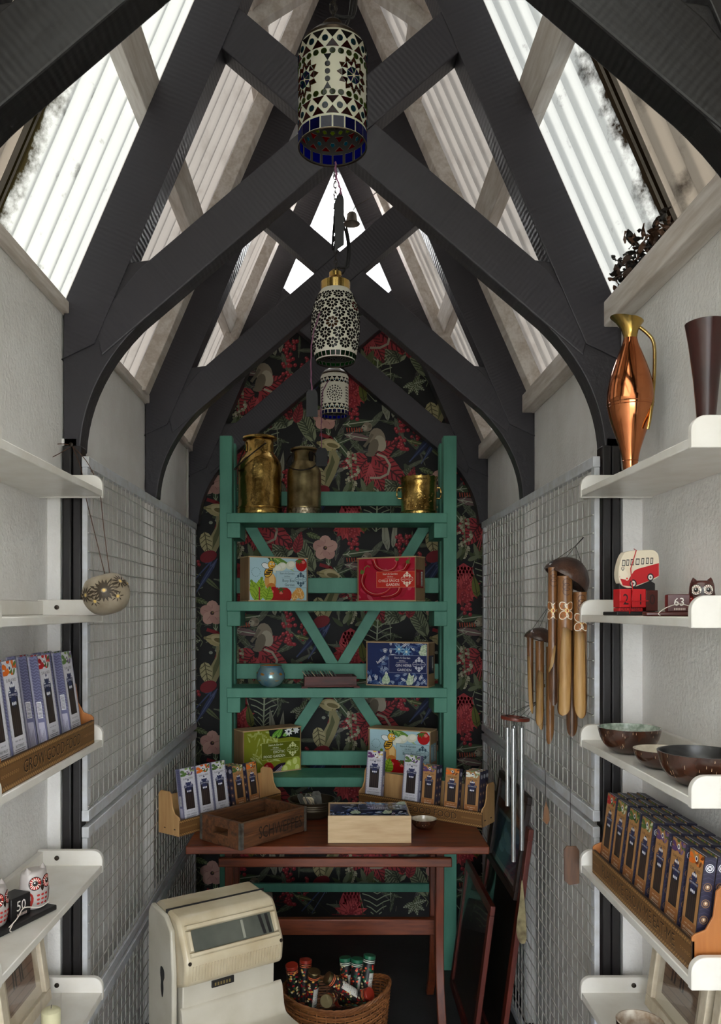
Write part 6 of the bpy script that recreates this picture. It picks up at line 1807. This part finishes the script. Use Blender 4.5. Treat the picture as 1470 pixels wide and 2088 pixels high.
m.lathe([(.0, 0), (.012, 0), (.010, .012), (.006, .020), (.008, .026), (0, .034)], 16); m.build('star_body', M['black_paint'], t)
m = MB(); m.tube(cr([(-.008, -.008, .010), (0, -.014, .016), (.008, -.010, .012)], 5), .0008, 5); m.build('string', M['cotton'], t)

# ---------------------------------------------------------------- pictures leaning by the right mesh
M['red_frame'] = wood('red_brown_frame', (96,34,22), (66,20,14), .4, 'Z', 5, .06, coat=.2)
M['dark_frame'] = wood('dark_frame_wood', (46,28,20), (28,16,12), .45, 'Y', 5, .06)
def sea(A, x0, x1, y0, y1):
    A.rect(x0, x1, y0, y1, (40,62,84)); A.rect(x0, x1, y0+(y1-y0)*.6, y1, (120,132,136))
    rb = random.Random(2)
    for i in range(18): A.ell(rb.uniform(x0+.05, x1-.05), rb.uniform(y0+.05, y1-.05), .05, .02, [(60,92,120),(28,44,66),(90,116,130)][i % 3], 10)
picture('blue painting in dark frame leaning above the red frame', (.642, 3.14, .585), R(-90), .50, .375, sea, 8, (110,112,108), 'dark_frame', .028, .02)
def plainart(A, x0, x1, y0, y1): A.rect(x0, x1, y0, y1, (38,34,30))
picture('tall red-brown picture frame leaning by the mesh beside the table', (.575, 3.15, 0), R(-90), .62, .86, plainart, 7.5, (52,44,38), 'red_frame', .04, .05)
picture('second red-brown frame standing just in front of the tall one', (.500, 3.22, 0), R(-90), .56, .55, plainart, 7.5, (46,40,34), 'red_frame', .036, .05)

# ---------------------------------------------------------------- old shop scale
M['enamel'] = mat('cream_enamel', (198,186,160), .38, noise=(176,160,130), nscale=10, coat=.25)
M['enamel2'] = mat('ivory_enamel', (190,184,170), .38, noise=(174,167,150), nscale=8, coat=.25)
M['scale_glass'] = mat('grey_scale_window', (62,66,60), .3, noise=(90,92,84), nscale=8, coat=.2)
th = R(34)
sc_ = thing('shop_scale', 'old cream enamel shop scale standing on the floor by the left mesh', 'scale', (-.418, 2.215, 0), th)
SW, SD = .318, .20            # width and depth
# head: profile in (y, z), extruded along x
hz = .585
prof = [(.004, hz), (-.004, hz+.012), (-.010, hz+.062), (-.006, hz+.078), (.040, hz+.158), (.052, hz+.170), (.066, hz+.176), (.200, hz+.182), (.214, hz+.172), (.220, hz+.150), (.220, hz-.10), (.05, hz-.02)]
def xprism(name, pr, x0, x1, mt, parent, bevel=.006):
    m = MB(); m.prism(pr, x0, x1, 'x'); return m.build(name, M[mt], parent, bevel=bevel)
head = xprism('head', prof, .004, SW, 'enamel', sc_, .010)
body = xprism('rear_column', [(.10, .0), (.225, .0), (.225, hz+.10), (.10, hz+.10)], -.006, SW+.004, 'enamel2', sc_, .012)
xprism('side_cheek', [(.045, .35), (.225, .0), (.228, hz+.150), (.205, hz+.178), (.10, hz+.172), (.06, hz+.14), (.045, hz+.02)], -.012, .004, 'enamel2', sc_, .005)
xprism('neck_panel', [(.035, .35), (.11, .35), (.11, hz+.01), (.028, hz+.01)], .012, SW-.012, 'enamel2', sc_, .004)
# bezel and window on the slanted face
n0 = Vector((0, -.006, hz+.078)); n1 = Vector((0, .040, hz+.158))
dv = (n1-n0).normalized(); nv = Vector((0, -dv.z, dv.y))
def slanted(x, v, hgt): p = n0+dv*v+nv*hgt; return (x, p.y, p.z)
Ls = (n1-n0).length
def frame_bar(x0, x1, v0, v1, name, mt, h=.011, hb=.0005):
    m = MB(); m.add([slanted(x0, v0, hb), slanted(x1, v0, hb), slanted(x1, v1, hb), slanted(x0, v1, hb), slanted(x0+.004, v0+.003, h), slanted(x1-.004, v0+.003, h), slanted(x1-.004, v1-.003, h), slanted(x0+.004, v1-.003, h)], [(3,2,1,0),(4,5,6,7),(0,1,5,4),(1,2,6,5),(2,3,7,6),(3,0,4,7)])
    return m.build(name, M[mt], head, bevel=.0015)
frame_bar(.020, SW-.012, .002, .016, 'bezel_bar', 'enamel'); frame_bar(.020, SW-.012, Ls-.018, Ls-.002, 'bezel_bar', 'enamel')
frame_bar(.020, .036, .016, Ls-.018, 'bezel_bar', 'enamel'); frame_bar(SW-.028, SW-.012, .016, Ls-.018, 'bezel_bar', 'enamel')
m = MB(); m.add([slanted(.036, .016, .0018), slanted(SW-.028, .016, .0018), slanted(SW-.028, Ls-.018, .0018), slanted(.036, Ls-.018, .0018)], [(0,1,2,3)])
w_ = m.build('window', M['scale_glass'], head, smooth=False)
m = MB(); m.add([slanted(.19, .02, .0024), slanted(.198, .02, .0024), slanted(.198, Ls-.022, .0024), slanted(.19, Ls-.022, .0024)], [(0,1,2,3)]); m.build('pointer_strip', mat('pale_strip', (140,140,128), .5), head, smooth=False)
for k in range(2):
    m = MB(); m.add([slanted(.255+.018*k, .018, .0024), slanted(.265+.018*k, .018, .0024), slanted(.258+.022*k, Ls-.02, .0024), slanted(.248+.022*k, Ls-.02, .0024)], [(0,1,2,3)]); m.build('dark_mechanism', M['black_paint'], head, smooth=False)
for k in range(30):
    x = .026+k*.0094
    m = MB(); m.prism([(-.0075, hz+.015), (-.0128, hz+.057), (-.004, hz+.057), (.0, hz+.015)], x, x+.0042, 'x'); m.build('rib', M['enamel'], head, bevel=.0008)
for x in (.018, SW-.010):
    m = MB(); m.lathe([(.006, 0), (.005, .002), (0, .002)], 12, T(x, -.008, hz+.066) @ Rx(R(90))); m.build('screw', M['screw'], head)
m = MB(); m.box(.0, SW+.001, .118, .1215, hz+.16, hz+.1825); m.build('seam', M['black_paint'], head)
m = MB(); m.box(.10, .17, .024, .030, hz-.034, hz-.014); b_ = m.build('maker_plate', M['black_paint'], sc_, bevel=.001)
A = Art(); 
for q in range(6): A.rect(.108+q*.009, .113+q*.009, hz-.029, hz-.020, (120,104,60))
A.build('plate_marks', M['print'], b_, lambda u, v, hh: Vector((u, .0236-hh, v)))
# weighing pan: upswept back and flat platform
pp = [(.026, .512), (.020, .500), (.014, .470), (.004, .438), (-.030, .428), (-.20, .424), (-.21, .416), (-.20, .410), (0, .412), (.024, .430), (.034, .47), (.036, .512)]
xprism('weighing_pan', [(q.x, q.z) for q in cr([(a, b, 0) and Vector((a, 0, b)) for a, b in pp], 3, True)], .006, SW+.012, 'enamel2', sc_, .006)
xprism('pedestal', [(-.16, 0), (.10, 0), (.10, .35), (.05, .405), (-.12, .405), (-.16, .30)], .02, SW-.02, 'enamel2', sc_, .01)
m = MB(); m.prism([(q.x, q.z) for q in cr([Vector((a, 0, b)) for a, b in ((.105, .600), (.125, .606), (.130, .585), (.124, .565), (.126, .545), (.116, .520), (.108, .545), (.110, .565), (.102, .58))], 3, True)], -.0135, -.0115, 'x'); m.build('chipped_patch', M['black_paint'], sc_)

# ---------------------------------------------------------------- wicker basket of tubes
M['wicker'] = wood('brown_wicker', (138,88,48), (96,56,28), .45, 'X', 9, .1)
bk = thing('wicker_basket', 'brown wicker basket under the table full of patterned tubes', 'basket', (at(684, 2000, 2.78).x, 2.78, 0), R(0))
def brim(a): return .300+.045*max(0, math.cos(a))**2 + .02*max(0, -math.cos(a))**2
def brad(a, z):
    f = z/.32; ex, ey = .155+.030*f, .105+.025*f
    return ex*math.cos(a), ey*math.sin(a)
m = MB()
for k in range(36):
    a = 2*math.pi*k/36
    m.tube([(*brad(a, 0), .004), (*brad(a, .15), .15), (*brad(a, brim(a)), brim(a))], .0028, 5)
m.build('stakes', M['wicker'], bk)
m = MB(); rows = 30
for r_ in range(rows):
    zf = (r_+.5)/rows; pts = []
    for k in range(72):
        a = 2*math.pi*k/72; z = zf*(brim(a)-.012); x, y = brad(a, z); d = .0034*math.cos(math.pi*k/1.0 + math.pi*r_) if k % 2 == 0 else 0
        L = math.hypot(x, y); pts.append((x*(1+d/L), y*(1+d/L), z+.004))
    m.tube(pts, .0040, 5, closed=True)
o = m.build('weave', M['wicker'], bk); o['kind'] = 'stuff'
m = MB()
for ph in (0, 2.1, 4.2):
    m.tube([(brad(a, brim(a))[0]*(1+.012*math.cos(a*14+ph)), brad(a, brim(a))[1]*(1+.012*math.cos(a*14+ph)), brim(a)+.005*math.sin(a*14+ph)) for a in [2*math.pi*k/110 for k in range(110)]], .0046, 6, closed=True)
m.build('braided_rim', M['wicker'], bk)
m = MB(); m.lathe([(0, .003), (1, .003), (1, .006), (0, .006)], 30, Matrix.Diagonal((.153, .103, 1, 1))); m.build('base', M['wicker'], bk)
M['cap_green'] = mat('dark_green_cap', (30,92,66), .35)
M['cap_red'] = mat('brick_red_cap', (136,40,26), .35)
M['tube_print'] = printed('glossy_tube_print', .25, .5)
def tin(label, px, py, Y, rot, kind, L=.155, r=.0205):
    """cylindrical kaleidoscope tube, axis along local z, centred"""
    t = thing('patterned_tube', label, 'tube', tuple(at(px, py, Y)), 0, 'patterned tubes in the basket'); t.rotation_euler = rot
    m = MB(); m.lathe([(0, -L/2), (r, -L/2), (r, L/2), (0, L/2)], 24); b = m.build('tube_body', M['black_paint'], t)
    for z in (-L/2, L/2-.012):
        m = MB(); m.lathe([(r+.0002, z), (r+.001, z+.001), (r+.001, z+.011), (r+.0002, z+.012), (0, z+.0122 if z > 0 else z+.012)], 24) if z > 0 else m.lathe([(0, z-.0003), (r+.001, z), (r+.001, z+.012), (r, z+.012)], 24)
        m.build('end_cap', M['cap_green'] if kind == 'green' else M['cap_red'] if kind == 'red' else M['brass_dull'], t)
    A = Art(); rb = random.Random(int(px*7+py)); U = 2*math.pi*r
    cols = [(150,34,30),(196,150,70),(60,96,52),(206,190,150),(120,30,40)] if kind != 'green' else [(34,104,70),(170,40,36),(200,186,140),(24,70,52),(210,90,60)]
    for i in range(130): A.ell(rb.uniform(0, U), rb.uniform(-L/2+.018, L/2-.018), .0042, .0036, cols[i % 5], 7)
    for z in (L/2-.016, L/2-.022, -L/2+.016): A.rect(0, U, z-.0012, z+.0012, (206,110,70) if kind != 'green' else (196,206,190))
    if kind in ('label', 'green'):
        A.rect(U*.15, U*.60, -L*.30, L*.14, (196,194,186))
        for q in range(6): A.rect(U*.19, U*(.5-.03*(q % 3)), -L*.25+q*.008, -L*.25+q*.008+.002, (120,118,112))
        for q in range(8): A.rect(U*(.2+.03*q), U*(.215+.03*q), -L*.29, -L*.24, (50,48,46))
    m = MB()
    for P, cc, l in A.s:
        x0 = min(p[0] for p in P); x1 = max(p[0] for p in P); n = max(1, int((x1-x0)/(U/24)))
        if n > 1 and len(P) == 4:
            y0 = min(p[1] for p in P); y1 = max(p[1] for p in P)
            for q in range(n):
                a, b2 = x0+(x1-x0)*q/n, x0+(x1-x0)*(q+1)/n
                m.add([((r+.0003+l*.000004)*math.cos(u/r+R(-130)), (r+.0003+l*.000004)*math.sin(u/r+R(-130)), z) for u, z in ((a, y0), (b2, y0), (b2, y1), (a, y1))], [(0,1,2,3)], col=cc)
        else: m.add([((r+.0003+l*.000004)*math.cos(u/r+R(-130)), (r+.0003+l*.000004)*math.sin(u/r+R(-130)), z) for u, z in P], [list(range(len(P)))], col=cc)
    m.build('tube_print', M['tube_print'], t, smooth=False)
    return t
tin('red patterned tube standing at the left end of the basket', 598, 2010, 2.76, (R(8), R(-4), 0), 'red')
tin('red capped tube standing second from the left in the basket', 621, 2003, 2.80, (R(-6), R(3), 0), 'red')
tin('red tube with a white paper strip beside the scale in the basket', 636, 2022, 2.74, (R(10), R(6), 0), 'label')
tin('patterned tube lying end-on with its silver base showing', 678, 2030, 2.73, (R(78), 0, R(-16)), 'plain')
tin('slanting tube with a white label across the middle of the basket', 702, 2016, 2.745, (R(12), R(-52), 0), 'label')
tin('green capped tube leaning at the back of the basket', 726, 2000, 2.83, (R(-4), R(4), 0), 'green')
tin('green capped tube standing at the right end of the basket', 748, 1994, 2.80, (R(-8), R(8), 0), 'green')
tin('dark red tube lying low across the basket front right', 722, 2034, 2.77, (R(64), 0, R(50)), 'red')
tin('dark green tube half hidden between the labelled tubes', 707, 1998, 2.86, (R(-6), R(-4), 0), 'green')
# filling that carries the tubes
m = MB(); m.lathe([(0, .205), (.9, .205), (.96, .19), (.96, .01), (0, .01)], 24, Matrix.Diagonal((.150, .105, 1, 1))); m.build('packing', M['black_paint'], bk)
# leaf litter caught at the foot of the right roof sheet
rb = random.Random(9); m = MB()
for i in range(260):
    y = rb.uniform(1.85, 2.19); z = ZW+.02+abs(rb.gauss(0, .04))*(1.3-abs(y-2.0)*3); x = XC+sr(z, .035-rb.random()*.03)
    L = rb.uniform(.016, .04)
    m.grid(lambda u, v: (u*L-.5*L, (v-.5)*L*.5*math.sin(math.pi*min(max(u, .05), .95)), .004*math.sin(u*5+v*3)), 4, 2, M=T(x, y, z) @ Matrix.Rotation(rb.uniform(0, 6), 4, Vector((rb.uniform(-1, 1), rb.uniform(-1, 1), .5))), col=lin([(26,18,12),(60,38,24),(88,58,38),(18,14,10)][i % 4]))
tag(m.build('leaf_litter', M['print'], None, smooth=False), 'dark dead leaves caught at the foot of the right roof sheet', 'leaves', kind='stuff')
